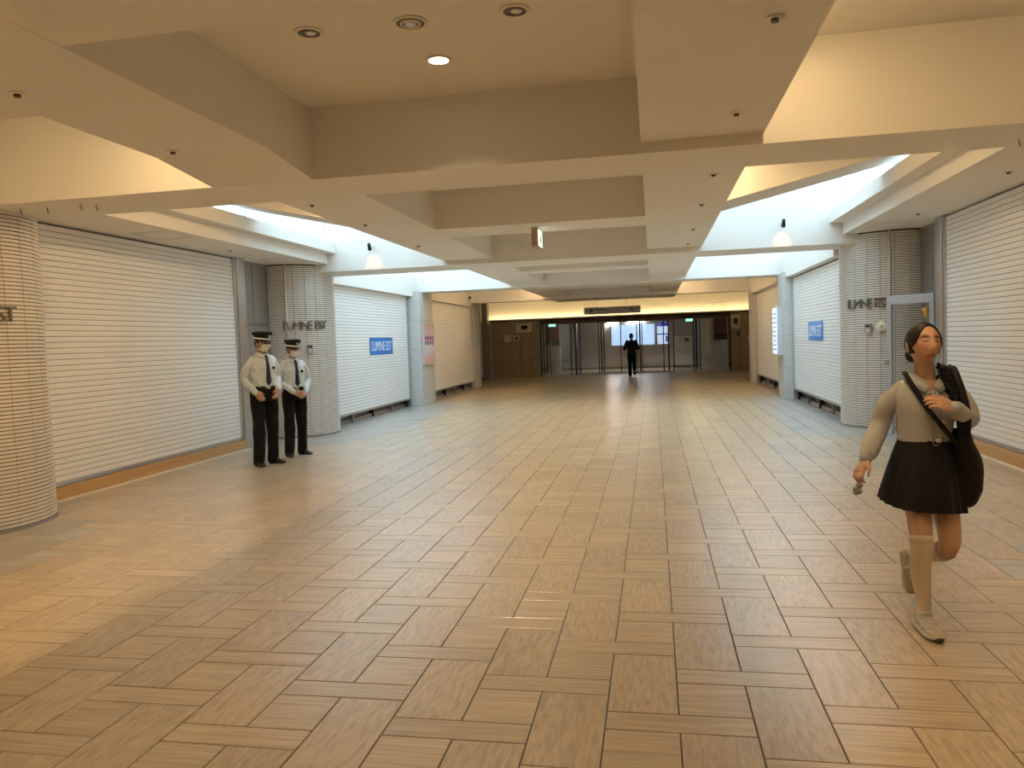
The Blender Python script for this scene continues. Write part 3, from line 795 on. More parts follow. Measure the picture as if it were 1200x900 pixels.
for x, hw, l in ((-1.98, 0.30, 'shorter pale lit lamp over the wide area map'), (-0.82, 0.46, 'longer pale lit lamp over the wide area map')):
    l = tag(empty('wall_lamp', (x, 38.97, 2.33)), l, 'lamp')
    MB().box(-hw, hw, -0.10, 0.03, 0.0, 0.07).build('housing', ALUW, l); MB().box(-hw+0.02, hw-0.02, -0.11, -0.10, 0.01, 0.06).build('front_diffuser', LPAN, l); MB().box(-hw+0.02, hw-0.02, -0.09, 0.0, -0.008, 0.0).build('lower_diffuser', LPAN, l)
# backlit map boards
def board(x0, x1, z0, z1, y, m, label, parts=3):
    b = tag(empty('map_board', (x0, y, z0)), label, 'map board')
    MB().box(-0.06, x1-x0+0.06, 0, 0.08, -0.06, z1-z0+0.06).build('frame', SIGNGREY, b, bevel=0.008)
    st = (x1-x0)/parts
    for i in range(parts): MB().box(i*st+0.012, (i+1)*st-0.012, -0.01, 0.0, 0, z1-z0).build('lit_panel', m, b)
    return b
def map_mat():
    m, nt, b = new_mat('backlit_map')
    tc = nt.nodes.new('ShaderNodeTexCoord'); vo = nt.nodes.new('ShaderNodeTexVoronoi'); vo.inputs['Scale'].default_value = 9; vo.feature = 'DISTANCE_TO_EDGE'
    nt.links.new(tc.outputs['Object'], vo.inputs['Vector'])
    r = nt.nodes.new('ShaderNodeValToRGB'); r.color_ramp.elements[0].color = (0.30, 0.48, 0.80, 1); r.color_ramp.elements[0].position = 0.01
    r.color_ramp.elements[1].color = (0.52, 0.72, 1.0, 1); r.color_ramp.elements[1].position = 0.12
    nt.links.new(vo.outputs['Distance'], r.inputs[0]); nt.links.new(r.outputs[0], b.inputs['Emission Color']); nt.links.new(r.outputs[0], b.inputs['Base Color'])
    b.inputs['Emission Strength'].default_value = 1.15
    return m
MAPM = map_mat()
board(-2.05, 0.10, 1.18, 2.20, 38.92, MAPM, 'wide backlit pale blue area map on the lobby wall')
ib = board(0.22, 0.80, 1.18, 2.25, 38.92, emit('info_face', (0.60, 0.74, 1.0), 0.9), 'narrow backlit information board with dark blue header beside the area map', 1)
INFOB = emit('info_blue', (0.02, 0.06, 0.45), 0.6)
for z0, z1 in ((0.88, 1.07), (0.46, 0.52)): MB().box(0.0, 0.58, -0.014, -0.01, z0, z1).build('blue_bar', INFOB, ib)
MB().box(0.42, 0.56, -0.014, -0.01, 0.10, 0.40).build('dark_block', INFOB, ib); MB().add(ellipsoid((0.12, -0.015, 0.975), 0.05, 0.003, 0.05)).build('round_mark', WHITE, ib)

# glass doors with steel stiles and long pull bars
def glass_door(n, x0, x1, left_bars, right_bars):
    d = tag(empty('door_%d' % n, (x0, YD, 0)), kind='structure')
    MB().box(0, x1-x0, -0.008, 0.008, 0.05, 2.27).build('pane', GLASS, d)
    MB().box(0, x1-x0, -0.03, 0.03, 0.0, 0.09).build('bottom_rail', STEEL, d); MB().box(0, x1-x0, -0.03, 0.03, 2.24, 2.30).build('top_rail', STEEL_DK, d)
    for x in left_bars+right_bars:
        big = x in (x0, x1)
        r = 0.032 if big else 0.022
        MB().cyl((x-x0, 0 if big else -0.06), r, 0.0 if big else 0.03, 2.28, 12).build('stile' if big else 'pull_bar', DARKM, d, smooth=True)
        if not big:
            for z in (0.25, 2.0): MB().box(x-x0-0.012, x-x0+0.012, -0.06, 0, z-0.012, z+0.012).build('bracket', DARKM, d)
glass_door(1, -4.84, -4.63, [], [-4.76, -4.63])
glass_door(2, -4.63, -3.37, [-4.51], [-3.56, -3.37])
glass_door(3, -3.37, -2.22, [-3.16], [-2.33, -2.22])
glass_door(4, -2.22, -0.55, [-2.11], [-1.37, -0.68, -0.55])
glass_door(5, -0.55, 0.67, [-0.46], [0.457, 0.67])
glass_door(6, 0.67, 1.84, [0.89], [1.72, 1.84])
glass_door(7, 1.84, 3.22, [1.99], [3.22])
# thick dark door edge of an opened leaf
tag(box('door_8', -3.33, -3.27, 33.25, 33.8, 0.02, 2.27, DARKM), kind='structure')
# side boards by the doors: menu boards, white cabinets
def menu(x, label, w=0.6):
    m = tag(empty('menu_board', (x, 34.5, 1.32)), label, 'board')
    MB().box(0, w, 0, 0.05, 0.3, 1.08).build('maroon_panel', MAROON, m); MB().box(0, w+0.02, -0.01, 0.06, 0.0, 0.29).build('black_panel', BLACK, m)
    for i in range(3): MB().box(0.06, w-0.06, -0.004, 0.0, 0.42+i*0.2, 0.47+i*0.2).build('printed_line', mat('menu_line_%d' % i, (0.30, 0.10, 0.09), 0.5), m)
menu(-4.78, 'maroon and black board behind the glass by the white cabinet'); menu(2.62, 'maroon and black board behind the glass by the blank white panel', 0.56)
c = tag(empty('white_cabinet', (-4.75, 34.5, 0)), 'tall white cabinet with three small knobs below the maroon board', 'cabinet')
MB().box(0, 0.62, 0, 0.4, 0.06, 1.30).build('body', WHITE, c, bevel=0.008); MB().box(0.02, 0.60, 0.02, 0.38, 0, 0.06).build('plinth', BLACK, c)
for i in range(3): MB().cyl((0.14+i*0.16, 0), 0.022, -0.012, 0.0, 12).build('knob', BLACK, c).matrix_local = Matrix.Translation((0, -0.0, 1.08)) @ Matrix.Rotation(PI/2, 4, 'X') @ Matrix.Translation((0, 0, 0))
c = tag(empty('cream_cabinet', (1.05, 38.5, 0)), 'cream upright cabinet with two small notices inside the lobby', 'cabinet')
MB().box(0, 0.85, 0, 0.4, 0.12, 1.55).build('body', CREAM, c, bevel=0.01); MB().box(0.02, 0.83, 0.02, 0.38, 0, 0.12).build('plinth', MAROON, c)
for i in range(2): MB().box(0.2+i*0.28, 0.40+i*0.28, -0.006, 0, 1.26, 1.44).build('notice', MAROON if i else SIGNGREY, c)
c = tag(empty('white_partition', (2.05, 34.6, 0)), 'blank white partition panel behind the end glass door', 'partition')
MB().box(0, 1.15, 0, 0.06, 0.08, 2.25).build('panel', WHITE, c); MB().box(0, 1.15, -0.01, 0.07, 0.0, 0.08).build('base', STEEL, c); MB().box(0.35, 0.9, -0.01, 0.0, 1.2, 2.1).build('notice', CREAM, c)
# green emergency lamps over two doors
GRN = emit('green_lamp', (0.25, 0.95, 0.55), 2.5)
for x, l in ((-4.35, 'small green lit exit lamp over the door by the white cabinet'), (1.55, 'small green lit exit lamp over the door by the cream cabinet')):
    e = tag(empty('exit_lamp', (x, 33.6, 2.22)), l, 'exit lamp')
    MB().box(-0.16, 0.16, -0.03, 0.12, -0.07, 0.06).build('case', ALUW, e, bevel=0.01); MB().box(-0.14, 0.14, -0.036, -0.03, -0.05, 0.04).build('lit_face', GRN, e)
# notices and fittings on the stone walls
def plate(name, cat, x0, x1, z0, z1, y, m, label, extra=None):
    p = tag(empty(name, ((x0+x1)/2, y, z0)), label, cat)
    w = (x1-x0)/2
    MB().box(-w, w, -0.03, 0.01, 0, z1-z0).build('plate', m, p, bevel=0.005)
    if extra: MB().box(-w*0.35, w*0.45, -0.04, -0.03, (z1-z0)*0.35, (z1-z0)*0.75).build('symbol', extra, p)
plate('paper_notice', 'notice', -6.45, -6.15, 1.55, 1.85, 33.25, CREAM, 'cream paper notice on the veined stone wall by the maroon board')
plate('paper_notice', 'notice', -6.05, -5.75, 1.58, 1.82, 33.25, SIGNGREY, 'grey square notice beside the cream paper notice', DARKM)
plate('camera_plate', 'camera', -5.9, -5.2, 1.95, 2.35, 33.25, CREAM, 'cream wall plate with a small black camera over the notices', BLACK)
plate('wall_plate', 'plate', 3.25, 3.65, 1.78, 2.36, 33.55, CREAM, 'cream wall plate with a dark symbol on the far stone wall', DARKM)
plate('wall_intercom', 'intercom', 3.5, 3.62, 1.48, 1.68, 33.55, BLACK, 'small dark intercom below the cream plate on the stone wall', STEEL)
plate('light_switch', 'switch', 3.95, 4.02, 1.25, 1.42, 33.55, WHITE, 'small white switch on the far stone wall')
# hanging direction sign
hs = tag(empty('direction_sign', (-1.5, 29.6, 2.50)), 'long grey direction sign hanging on thin rods before the doors', 'sign')
MB().box(-1.07, 1.07, -0.06, 0.06, 0, 0.27).build('sign_box', SIGNGREY, hs, bevel=0.006)
for x in (-0.6, 0.55): MB().cyl((x, 0), 0.01, 0.27, 0.95, 8).build('rod', STEEL, hs)
DKP = mat('sign_print', (0.10, 0.10, 0.11), 0.6); PNK = mat('sign_pink', (0.55, 0.22, 0.40), 0.6)
MB().add(ellipsoid((-0.79, -0.062, 0.14), 0.06, 0.003, 0.07)).build('pictogram', DKP, hs)
MB().prism([(-0.98, 0.14), (-0.93, 0.17), (-0.93, 0.11)], -0.064, -0.06).build('arrow', DKP, hs)
MB().box(-0.68, -0.24, -0.064, -0.06, 0.155, 0.195).build('text_line', DKP, hs); MB().box(-0.68, -0.30, -0.064, -0.06, 0.10, 0.12).build('text_line', SIGNGREY, hs)
MB().box(0.47, 0.53, -0.064, -0.06, 0.17, 0.22).build('pictogram', DKP, hs); MB().box(0.575, 0.58, -0.064, -0.06, 0.03, 0.24).build('divider', DKP, hs)
for x in (0.70, 0.79): MB().add(ellipsoid((x, -0.062, 0.15), 0.04, 0.003, 0.045)).build('pictogram', DKP, hs)
MB().prism([(0.98, 0.15), (0.90, 0.12), (0.90, 0.17)], -0.064, -0.06).build('arrow', PNK, hs)
# small camera hanging from the third beam
sc_ = tag(empty('security_camera', (-4.66, 19.5, ZT)), 'small dark security camera hanging on a rod under the beam', 'camera')
MB().cyl((0, 0), 0.008, -0.16, 0, 8).build('rod', CREAM, sc_); MB().add(ellipsoid((0, 0, -0.18), 0.04, 0.04, 0.035)).build('dome', BLACK, sc_, smooth=True)

# ================================================================== PEOPLE
def vcol_mat(name, rough=0.5, sss=0.0):
    m, nt, b = new_mat(name)
    a = nt.nodes.new('ShaderNodeAttribute'); a.attribute_name = 'Col'
    nz = nt.nodes.new('ShaderNodeTexNoise'); nz.inputs['Scale'].default_value = 40
    mx = nt.nodes.new('ShaderNodeMix'); mx.data_type = 'RGBA'; mx.blend_type = 'MULTIPLY'; mx.inputs['Factor'].default_value = 0.08
    nt.links.new(a.outputs['Color'], mx.inputs['A']); nt.links.new(nz.outputs['Color'], mx.inputs['B'])
    nt.links.new(mx.outputs['Result'], b.inputs['Base Color'])
    b.inputs['Roughness'].default_value = rough; b.inputs['Subsurface Weight'].default_value = sss
    b.inputs['Subsurface Radius'].default_value = (0.01, 0.004, 0.002)
    return m
SKIN = vcol_mat('skin', 0.48)
HAIR = mat('black_hair', (0.006, 0.005, 0.005), 0.5, spec=0.3, var=0.4, scale=30, bump=0.25, bscale=80, stretch=(1, 1, 0.25))
def cloth(name, col, rough=0.85, bump=0.12, bscale=220): return mat(name, col, rough, var=0.07, scale=9, bump=bump, bscale=bscale, spec=0.25)

# head: a grid on a sphere, shaped into a face looking towards -Y
def g(x, s): return math.exp(-(x*x)/(2*s*s))
def head_point(th, ph, hx, hy, hz):
    """th: angle round Z (0 = +X), ph: from the crown down; returns a local point, chin near -hz"""
    x = math.sin(ph)*math.cos(th); y = math.sin(ph)*math.sin(th); z = math.cos(ph)
    px, py, pz = x*hx, y*hy, z*hz
    front = max(0.0, -y)
    if z < 0:
        t = -z
        px *= 1-0.36*t**1.6
        py = py*(1-0.12*t) if y < 0 else py*(1-0.45*t**1.3)
        if y < 0: py -= 0.006*t
    # flatter face, fuller back of the skull
    if y > 0 and z > -0.3: py *= 1.08
    if y < 0: py *= 1-0.05*(1-abs(x))*(1 if z > 0 else 0.4)
    u, w = px, pz
    if front > 0.2:
        nose = g(u, 0.0085)*(0.022*g(w+0.036, 0.0125)+0.015*g(w+0.018, 0.016)+0.006*g(w-0.006, 0.014))
        nose += 0.006*(g(abs(u)-0.0125, 0.0055))*g(w+0.040, 0.008)
        sock = -0.011*g(abs(u)-0.030, 0.013)*g(w-0.010, 0.011)
        lid = 0.0055*g(abs(u)-0.030, 0.011)*g(w-0.006, 0.006)
        brow = 0.0035*g(abs(u)-0.030, 0.017)*g(w-0.027, 0.006)
        lips = 0.0065*g(u, 0.019)*(g(w+0.0665, 0.0042)+1.05*g(w+0.0765, 0.0045))-0.002*g(u, 0.02)*g(w+0.0715, 0.002)
        chin = 0.006*g(u, 0.016)*g(w+0.104, 0.010)-0.003*g(u, 0.018)*g(w+0.090, 0.006)
        cheek = 0.004*g(abs(u)-0.043, 0.014)*g(w+0.025, 0.018)
        py -= nose+sock+lid+brow+lips+chin+cheek
    return Vector((px, py, pz))
def head_part(hx, hy, hz, M, n=84, m=64, f=None):
    v = []; fc = []
    for j in range(1, m):
        for i in range(n):
            p = head_point(2*PI*i/n, PI*j/m, hx, hy, hz)
            if f: p = f(p)
            v.append(tuple(M @ p))
    for j in range(m-2):
        for i in range(n): fc.append((j*n+i, j*n+(i+1) % n, (j+1)*n+(i+1) % n, (j+1)*n+i))
    tp = Vector((0, 0, hz)); bt = Vector((0, 0, -hz))
    if f: tp, bt = f(tp), f(bt)
    t = len(v); v.append(tuple(M @ tp)); b = len(v); v.append(tuple(M @ bt))
    fc += [((i+1) % n, i, t) for i in range(n)]+[((m-2)*n+i, (m-2)*n+(i+1) % n, b) for i in range(n)]
    return v, fc
def ears(hx, M):
    out = []
    for s in (-1, 1):
        rot = M.to_3x3().normalized() @ Euler((0, 0.12*s, 0.35*s)).to_matrix()
        out.append(ellipsoid(M @ Vector((s*(hx+0.001), 0.012, -0.018)), 0.008, 0.018, 0.031, 12, 10, rot))
    return out
def hand_parts(wrist, d, n, t, curl=0.5, L=0.17, spread=1.0, thumb_in=0.3):
    """d: towards the fingers, n: out of the palm side, t: towards the thumb"""
    w = Vector(wrist); d = Vector(d).normalized(); n = Vector(n); n = (n-d*n.dot(d)).normalized(); t = Vector(t); t = (t-d*t.dot(d)-n*t.dot(n)).normalized()
    k = L/0.18; out = []
    rings = []
    for a, hw, ht in ((-0.02, 0.026, 0.020), (0.0, 0.027, 0.019), (0.03, 0.036, 0.0165), (0.065, 0.041, 0.0145), (0.088, 0.039, 0.012)):
        c = w+d*a*k
        rings.append([c+t*(hw*k*math.copysign(abs(math.cos(q))**0.8, math.cos(q)))+n*(ht*k*math.copysign(abs(math.sin(q))**0.8, math.sin(q))) for q in [2*PI*i/18 for i in range(18)]])
    out.append(loft(rings))
    for off, ln, b in ((0.030, 0.070, 0.088), (0.0105, 0.078, 0.092), (-0.010, 0.072, 0.089), (-0.029, 0.056, 0.082)):
        p = w+d*(b-0.012)*k+t*off*k; ang = curl*0.35; pts = [p]; segs = (0.012+ln*0.42, ln*0.32, ln*0.26)
        dd = (d+t*off*0.9*spread).normalized()
        for s, q in zip(segs, (0.0, curl, curl*0.85)):
            ang += q; p = p+(dd*math.cos(ang)+n*math.sin(ang))*s*k; pts.append(p)
        out.append(limb(pts, [0.0098*k, 0.0092*k, 0.0085*k, 0.007*k], 10, 3))
    p = w+d*0.022*k+t*0.030*k; p1 = p+(t*0.55+d*0.75+n*thumb_in)*0.036*k; p2 = p1+(d*0.9+t*(0.25-thumb_in*0.4)+n*thumb_in)*0.030*k; p3 = p2+(d*0.95+n*thumb_in*1.2)*0.022*k
    out.append(limb([p-d*0.01*k, p1, p2, p3], [0.0135*k, 0.0115*k, 0.0098*k, 0.0078*k], 10, 3))
    return out
def paint(me, fn):
    ca = me.color_attributes.new('Col', 'FLOAT_COLOR', 'POINT')
    for i, v in enumerate(me.vertices): ca.data[i].color = (*fn(v.co), 1)
def face_paint(M, skin, lip, brow, blush, closed=True, hands=None):
    inv = M.inverted()
    def mixc(a, b, t): return tuple(x*(1-t)+y*t for x, y in zip(a, b))
    def fn(co):
        p = inv @ co; c = skin
        if p.length < 0.22 and p.y < -0.02:
            u, w = p.x, p.z
            c = mixc(c, blush, 0.55*g(abs(u)-0.040, 0.016)*g(w+0.022, 0.016))
            c = mixc(c, blush, 0.35*g(abs(u)-0.030, 0.014)*g(w-0.008, 0.008))
            c = mixc(c, lip, min(1, 1.6*g(u, 0.0150)*g(w+0.0715, 0.0058)))
            br = g(abs(u)-0.031, 0.0125)*g(w-(0.0285-0.9*(abs(u)-0.030)**2*10), 0.0040)
            c = mixc(c, brow, min(0.92, 1.5*br))
            c = mixc(c, brow, min(1, 1.7*g(abs(u)-0.031, 0.0105)*g(w-(0.0005+1.6*(abs(u)-0.030)**2*12), 0.0030)))
        return c
    return fn
def part(name, me, m, root): return link_mesh(name, me, m, root, True)
def closed_part(name, parts, m, root, smooth=True, bevel=0.0):
    mb = MB()
    for p in parts: mb.add(p)
    return mb.build(name, m, root, smooth=smooth, bevel=bevel)
def shoe(root, heel, toe, m_up, m_sole, m_lace=None, name='shoe', ln=0.26, up=(0, 0, 1), chunky=1.0, high=1.0):
    """heel, toe: points on the sole's underside"""
    h = Vector(heel); d = (Vector(toe)-h).normalized(); u = Vector(up); u = (u-d*u.dot(d)).normalized(); s = d.cross(u)
    def sec(t, hw, z0, z1, pw=2.4, n=20, side=0.0):
        c = h+d*t*ln+s*side; r = []
        for i in range(n):
            q = 2*PI*i/n; cx, cz = math.cos(q), math.sin(q)
            r.append(c+s*(hw*math.copysign(abs(cx)**(2/pw), cx))+u*((z0+z1)/2+(z1-z0)/2*math.copysign(abs(cz)**(2/pw), cz)))
        return r
    k = chunky
    sole = loft([sec(t, w*k, z, 0.030*k) for t, w, z in ((0.0, 0.018, 0.010), (0.03, 0.030, 0.002), (0.15, 0.036, 0.0), (0.4, 0.034, 0.0), (0.65, 0.043, 0.0), (0.82, 0.043, 0.0), (0.94, 0.034, 0.006), (1.0, 0.018, 0.014))])
    upper = loft([sec(t, w, 0.02, z*high, 2.1) for t, w, z in ((0.015, 0.018, 0.075), (0.05, 0.030, 0.098), (0.16, 0.035, 0.105), (0.30, 0.035, 0.102), (0.42, 0.036, 0.090), (0.56, 0.040, 0.074), (0.72, 0.0425, 0.058), (0.86, 0.038, 0.048), (0.95, 0.028, 0.040), (0.985, 0.014, 0.034))])
    so = closed_part(name, [upper], m_up, root)
    closed_part('sole', [sole], m_sole, so)
    if m_lace:
        for i, t in enumerate((0.40, 0.47, 0.54, 0.61, 0.68)):
            zz = (0.092-0.135*(t-0.40))*high
            closed_part('lace', [limb([h+d*t*ln-s*0.024+u*(zz-0.012), h+d*(t*ln+0.004)+u*(zz+0.006), h+d*t*ln+s*0.024+u*(zz-0.012)], [0.0038]*3, 8)], m_lace, so)
        closed_part('lace', [limb([h+d*0.40*ln+u*0.098*high, h+d*0.44*ln+s*0.028+u*0.104*high, h+d*0.43*ln+s*0.036+u*0.086*high], [0.0035]*3, 8), limb([h+d*0.40*ln+u*0.098*high, h+d*0.44*ln-s*0.028+u*0.104*high, h+d*0.45*ln-s*0.034+u*0.084*high], [0.0035]*3, 8)], m_lace, so)
        for sd in (-1, 1):
            closed_part('overlay', [limb([h+d*t*ln+s*sd*w+u*z for t, w, z in ((0.10, 0.036, 0.080), (0.30, 0.0375, 0.045), (0.50, 0.040, 0.058), (0.66, 0.044, 0.038))], [0.0045]*4, 8)], STEEL, so)
    return so
V3 = Vector

# ---------------------------------------------------------------- the walking woman
def woman():
    O = V3((1.405, 4.36, 0))
    r = tag(empty('person', O), 'woman walking with closed eyes in grey cardigan, black pleated skirt and white socks', 'person')
    def w(*a): return V3(a)-O
    skin = (0.58, 0.345, 0.235)
    hc = w(1.392, 4.335, 1.491); M = Matrix.Translation(hc) @ Euler((math.radians(-9), math.radians(3), math.radians(10))).to_matrix().to_4x4()
    hx, hy, hz = 0.0765, 0.094, 0.111
    rs, re, rw = w(1.272, 4.375, 1.262), w(1.207, 4.44, 1.065), w(1.100, 4.325, 0.885)
    ls, le, lw = w(1.545, 4.355, 1.265), w(1.607, 4.315, 1.095), w(1.470, 4.150, 1.172)
    rh, rk, ra = w(1.345, 4.36, 0.84), w(1.332, 4.195, 0.475), w(1.357, 4.245, 0.085)
    lh, lk, la = w(1.475, 4.36, 0.84), w(1.487, 4.265, 0.44), w(1.432, 4.66, 0.29)
    body = [head_part(hx, hy, hz, M)]+ears(hx, M)
    body += [limb([w(1.41, 4.37, 1.27), w(1.408, 4.365, 1.33), w(1.398, 4.35, 1.40), w(1.394, 4.345, 1.44)], [0.062, 0.049, 0.047, 0.05], 18)]
    body += [trunk([(0.0, 0.0, 0.80, 0.125, 0.085), (0, 0, 0.86, 0.14, 0.095), (0, 0, 1.0, 0.108, 0.078), (0, -0.005, 1.14, 0.125, 0.085), (0.003, 0.0, 1.25, 0.125, 0.075), (0.003, 0.005, 1.30, 0.075, 0.05)])]
    body += [limb([rs+V3((0.03, 0, -0.01)), re, rw], [0.030, 0.028, 0.023], 14), limb([ls+V3((-0.03, 0, -0.01)), le, lw], [0.030, 0.028, 0.023], 14)]
    rd = (rw-re).normalized()
    body += hand_parts(rw+rd*0.012, rd+V3((-0.15, -0.1, 0)), (0.55, 0.35, -0.3), (0.1, -0.85, -0.35), curl=0.75, L=0.155)
    ld = V3((-0.92, -0.30, 0.36)).normalized()
    body += hand_parts(lw+ld*0.01, ld, (0.15, 0.75, -0.55), (-0.15, 0.35, 0.9), curl=0.62, L=0.155)
    legR = catmull([rh, (rh+rk)/2+V3((0.0, -0.012, 0)), rk, (rk+ra)/2+V3((-0.003, 0.024, 0.05)), ra+V3((0, 0.004, 0.09)), ra], [0.078, 0.066, 0.051, 0.0475, 0.033, 0.030], 10)
    legL = catmull([lh, (lh+lk)/2+V3((0, -0.012, 0)), lk, (lk+la)/2+V3((0, 0.02, -0.022)), la], [0.078, 0.066, 0.051, 0.046, 0.030], 10)
    body += [limb(legR[0], legR[1], 18, 1), limb(legL[0], legL[1], 18, 1)]
    me = fuse(body, 0.0034, 2, 'body')
    paint(me, face_paint(M, skin, (0.40, 0.10, 0.09), (0.040, 0.022, 0.016), (0.62, 0.23, 0.165)))
    part('body', me, SKIN, r)
    # hair: combed back from a centre parting, low bun
    def hairf(p):
        hl = 0.084-0.092*(abs(p.x)/0.066)**2.2       # hairline height over the brow
        face = p.y < -0.020-0.20*max(0, -p.z) and p.z < hl
        low = p.z < -0.055 and p.y < 0.035
        if face or low: return p*0.86
        k = 1.09 if p.z > 0 else 1.10
        q = V3((p.x*k, p.y*k, p.z*1.045))
        if abs(p.x) < 0.006 and p.z > 0.06: q *= 0.985
        return q
    hp_ = head_part(hx, hy, hz, M, 128, 96, hairf)
    bun = ellipsoid(M @ V3((0.0, 0.105, -0.045)), 0.040, 0.036, 0.040)
    hm = fuse([hp_, bun], 0.0032, 2, 'hair')
    part('hair', hm, HAIR, r)
    closed_part('hair_strand', [limb([M @ V3((-0.071, 0.006, -0.03)), M @ V3((-0.078, 0.012, -0.06)), M @ V3((-0.069, 0.02, -0.085)), M @ V3((-0.078, 0.03, -0.105))], [0.0018, 0.0016, 0.0012, 0.0008], 6),
                                limb([M @ V3((0.072, -0.01, -0.02)), M @ V3((0.080, -0.012, -0.06)), M @ V3((0.074, -0.008, -0.10))], [0.0015, 0.0013, 0.0008], 6)], HAIR, r)
    # cardigan
    KN = cloth('grey_knit', (0.47, 0.475, 0.48), 0.9, 0.25, 260); KN2 = cloth('grey_rib', (0.40, 0.42, 0.45), 0.9, 0.3, 300)
    card = [trunk([(0.0, 0.0, 0.975, 0.128, 0.096), (0.0, -0.002, 1.01, 0.130, 0.100), (0.0, -0.008, 1.08, 0.134, 0.104), (0.0, -0.014, 1.15, 0.142, 0.108), (0.002, -0.008, 1.22, 0.146, 0.098), (0.003, 0.002, 1.275, 0.135, 0.078), (0.004, 0.006, 1.305, 0.090, 0.060), (0.004, 0.008, 1.325, 0.062, 0.052)])]
    card += [limb([rs+V3((0.03, 0, -0.004)), rs*0.5+re*0.5+V3((-0.008, 0, 0)), re, re*0.45+rw*0.55, re*0.17+rw*0.83], [0.050, 0.053, 0.051, 0.049, 0.045], 18),
             limb([ls+V3((-0.03, 0, -0.004)), ls*0.5+le*0.5+V3((0.008, 0, 0)), le, le*0.5+lw*0.5, le*0.2+lw*0.8], [0.050, 0.052, 0.050, 0.047, 0.042], 18)]
    cm = fuse(card, 0.0055, 5, 'cardigan', wrinkle=(0.0065, 15, 0.6))
    bm = bmesh.new(); bm.from_mesh(cm)      # open V neck
    bmesh.ops.delete(bm, geom=[f for f in bm.faces if f.calc_center_median().y < 0.01 and abs(f.calc_center_median().x-0.005) < (f.calc_center_median().z-1.245)*0.85], context='FACES')
    bm.to_mesh(cm); bm.free()
    cg = part('cardigan', cm, KN, r)
    closed_part('cuff', [limb([re*0.2+rw*0.8, re*0.02+rw*0.98], [0.040, 0.033], 18)], KN2, cg)
    closed_part('cuff', [limb([le*0.22+lw*0.78, le*0.02+lw*0.98], [0.040, 0.034], 18)], KN2, cg)
    closed_part('waist_rib', [trunk([(0, 0, 0.972, 0.127, 0.097), (0, 0, 0.985, 0.133, 0.102), (0, 0, 1.005, 0.132, 0.101), (0, 0, 1.015, 0.126, 0.096)])], KN2, cg)
    # collar flaps and darker front band
    for s in (-1, 1):
        top = [w(1.408+s*0.058, 4.385, 1.345), w(1.408+s*0.060, 4.335, 1.335), w(1.408+s*0.042, 4.292, 1.310), w(1.410+s*0.010, 4.272, 1.275)]
        bot = [w(1.408+s*0.088, 4.385, 1.312), w(1.408+s*0.092, 4.320, 1.292), w(1.408+s*0.078, 4.272, 1.262), w(1.410+s*0.030, 4.252, 1.238)]
        tp, _ = catmull(top, [0]*4, 5); bp_, _ = catmull(bot, [0]*4, 5)
        rings = [[a, a+V3((0, -0.004, 0.004)), b+V3((0, -0.006, 0.003)), b] for a, b in zip(tp, bp_)]
        closed_part('collar', [loft(rings)], KN2, cg)
    closed_part('button_band', [ribbon([w(1.412, 4.2525, 1.245), w(1.420, 4.243, 1.20), w(1.428, 4.238, 1.14), w(1.432, 4.242, 1.08), w(1.432, 4.253, 1.00)], (0, -1, 0), 0.036, 0.008)], KN2, cg)
    SIL = mat('silver_button', (0.62, 0.62, 0.64), 0.22, metal=0.9)
    for z, y, x in ((1.235, 4.238, 1.402), (1.085, 4.228, 1.447), (0.995, 4.240, 1.432)):
        c = w(x, y, z)
        bt = [ellipsoid(c, 0.009, 0.006, 0.009, 12, 8)]+[ellipsoid(c+V3((0.011*math.cos(q), 0.001, 0.011*math.sin(q))), 0.0058, 0.004, 0.0058, 10, 6) for q in [PI*i/3 for i in range(6)]]
        closed_part('flower_button', bt, SIL, cg)
    # pleated skirt
    SK = cloth('black_skirt', (0.006, 0.006, 0.0065), 0.6, 0.08, 120)
    nP = 22; n = nP*8; rings = []
    def skr(t, inset):
        out = []
        for i in range(n):
            q = 2*PI*i/n; ph = (i/8.0) % 1.0
            pl = 0.0075*math.sin(2*PI*ph+0.9*math.sin(2*PI*ph))*t**0.7 + 0.006*math.sin(3*q+1)*t
            rx = 0.126+0.083*t**0.85+pl-inset; ry = 0.096+0.092*t**0.85+pl-inset
            z = 1.0-0.365*t+(-0.035*math.cos(q)-0.012*math.sin(2*q))*t
            out.append(V3((-0.028*t+rx*math.cos(q), -0.030*t+ry*math.sin(q), z)))
        return out
    ts = [0, 0.05, 0.15, 0.3, 0.45, 0.6, 0.75, 0.88, 1.0]
    for t in ts: rings.append(skr(t, 0))
    for t in reversed(ts): rings.append(skr(t, 0.003))
    v, f = loft(rings, cap=False)
    sk = closed_part('skirt', [(v, f)], SK, r, smooth=False)
    closed_part('belt', [trunk([(0, 0, 0.968, 0.130, 0.099), (0, 0, 0.97, 0.1335, 0.1025), (0, 0, 0.995, 0.132, 0.101), (0, 0, 0.997, 0.128, 0.097)], sub=1)], BLACK, sk)
    bk = MB(); c = w(1.425, 4.255, 0.982)
    for a, b, e, q in ((-0.016, 0.016, 0.012, 0.016), (-0.016, 0.016, -0.016, -0.012), (-0.016, -0.012, -0.016, 0.016), (0.012, 0.016, -0.016, 0.016)): bk.box(c.x+a, c.x+b, c.y-0.006, c.y, c.z+e, c.z+q)
    bk.build('buckle', SIL, sk)
    # over-knee socks
    SO = cloth('white_sock', (0.66, 0.56, 0.45), 0.9, 0.25, 300)
    for (P_, R_), k0 in ((legR, 18), (legL, 22)):
        so_ = closed_part('sock', [limb(P_[k0:], [q+0.0045 for q in R_[k0:]], 22, 1, caps=False)], SO, r)
        closed_part('sock_cuff', [limb(P_[k0:k0+3], [q+0.0062 for q in R_[k0:k0+3]], 22, 1, caps=False)], SO, so_)
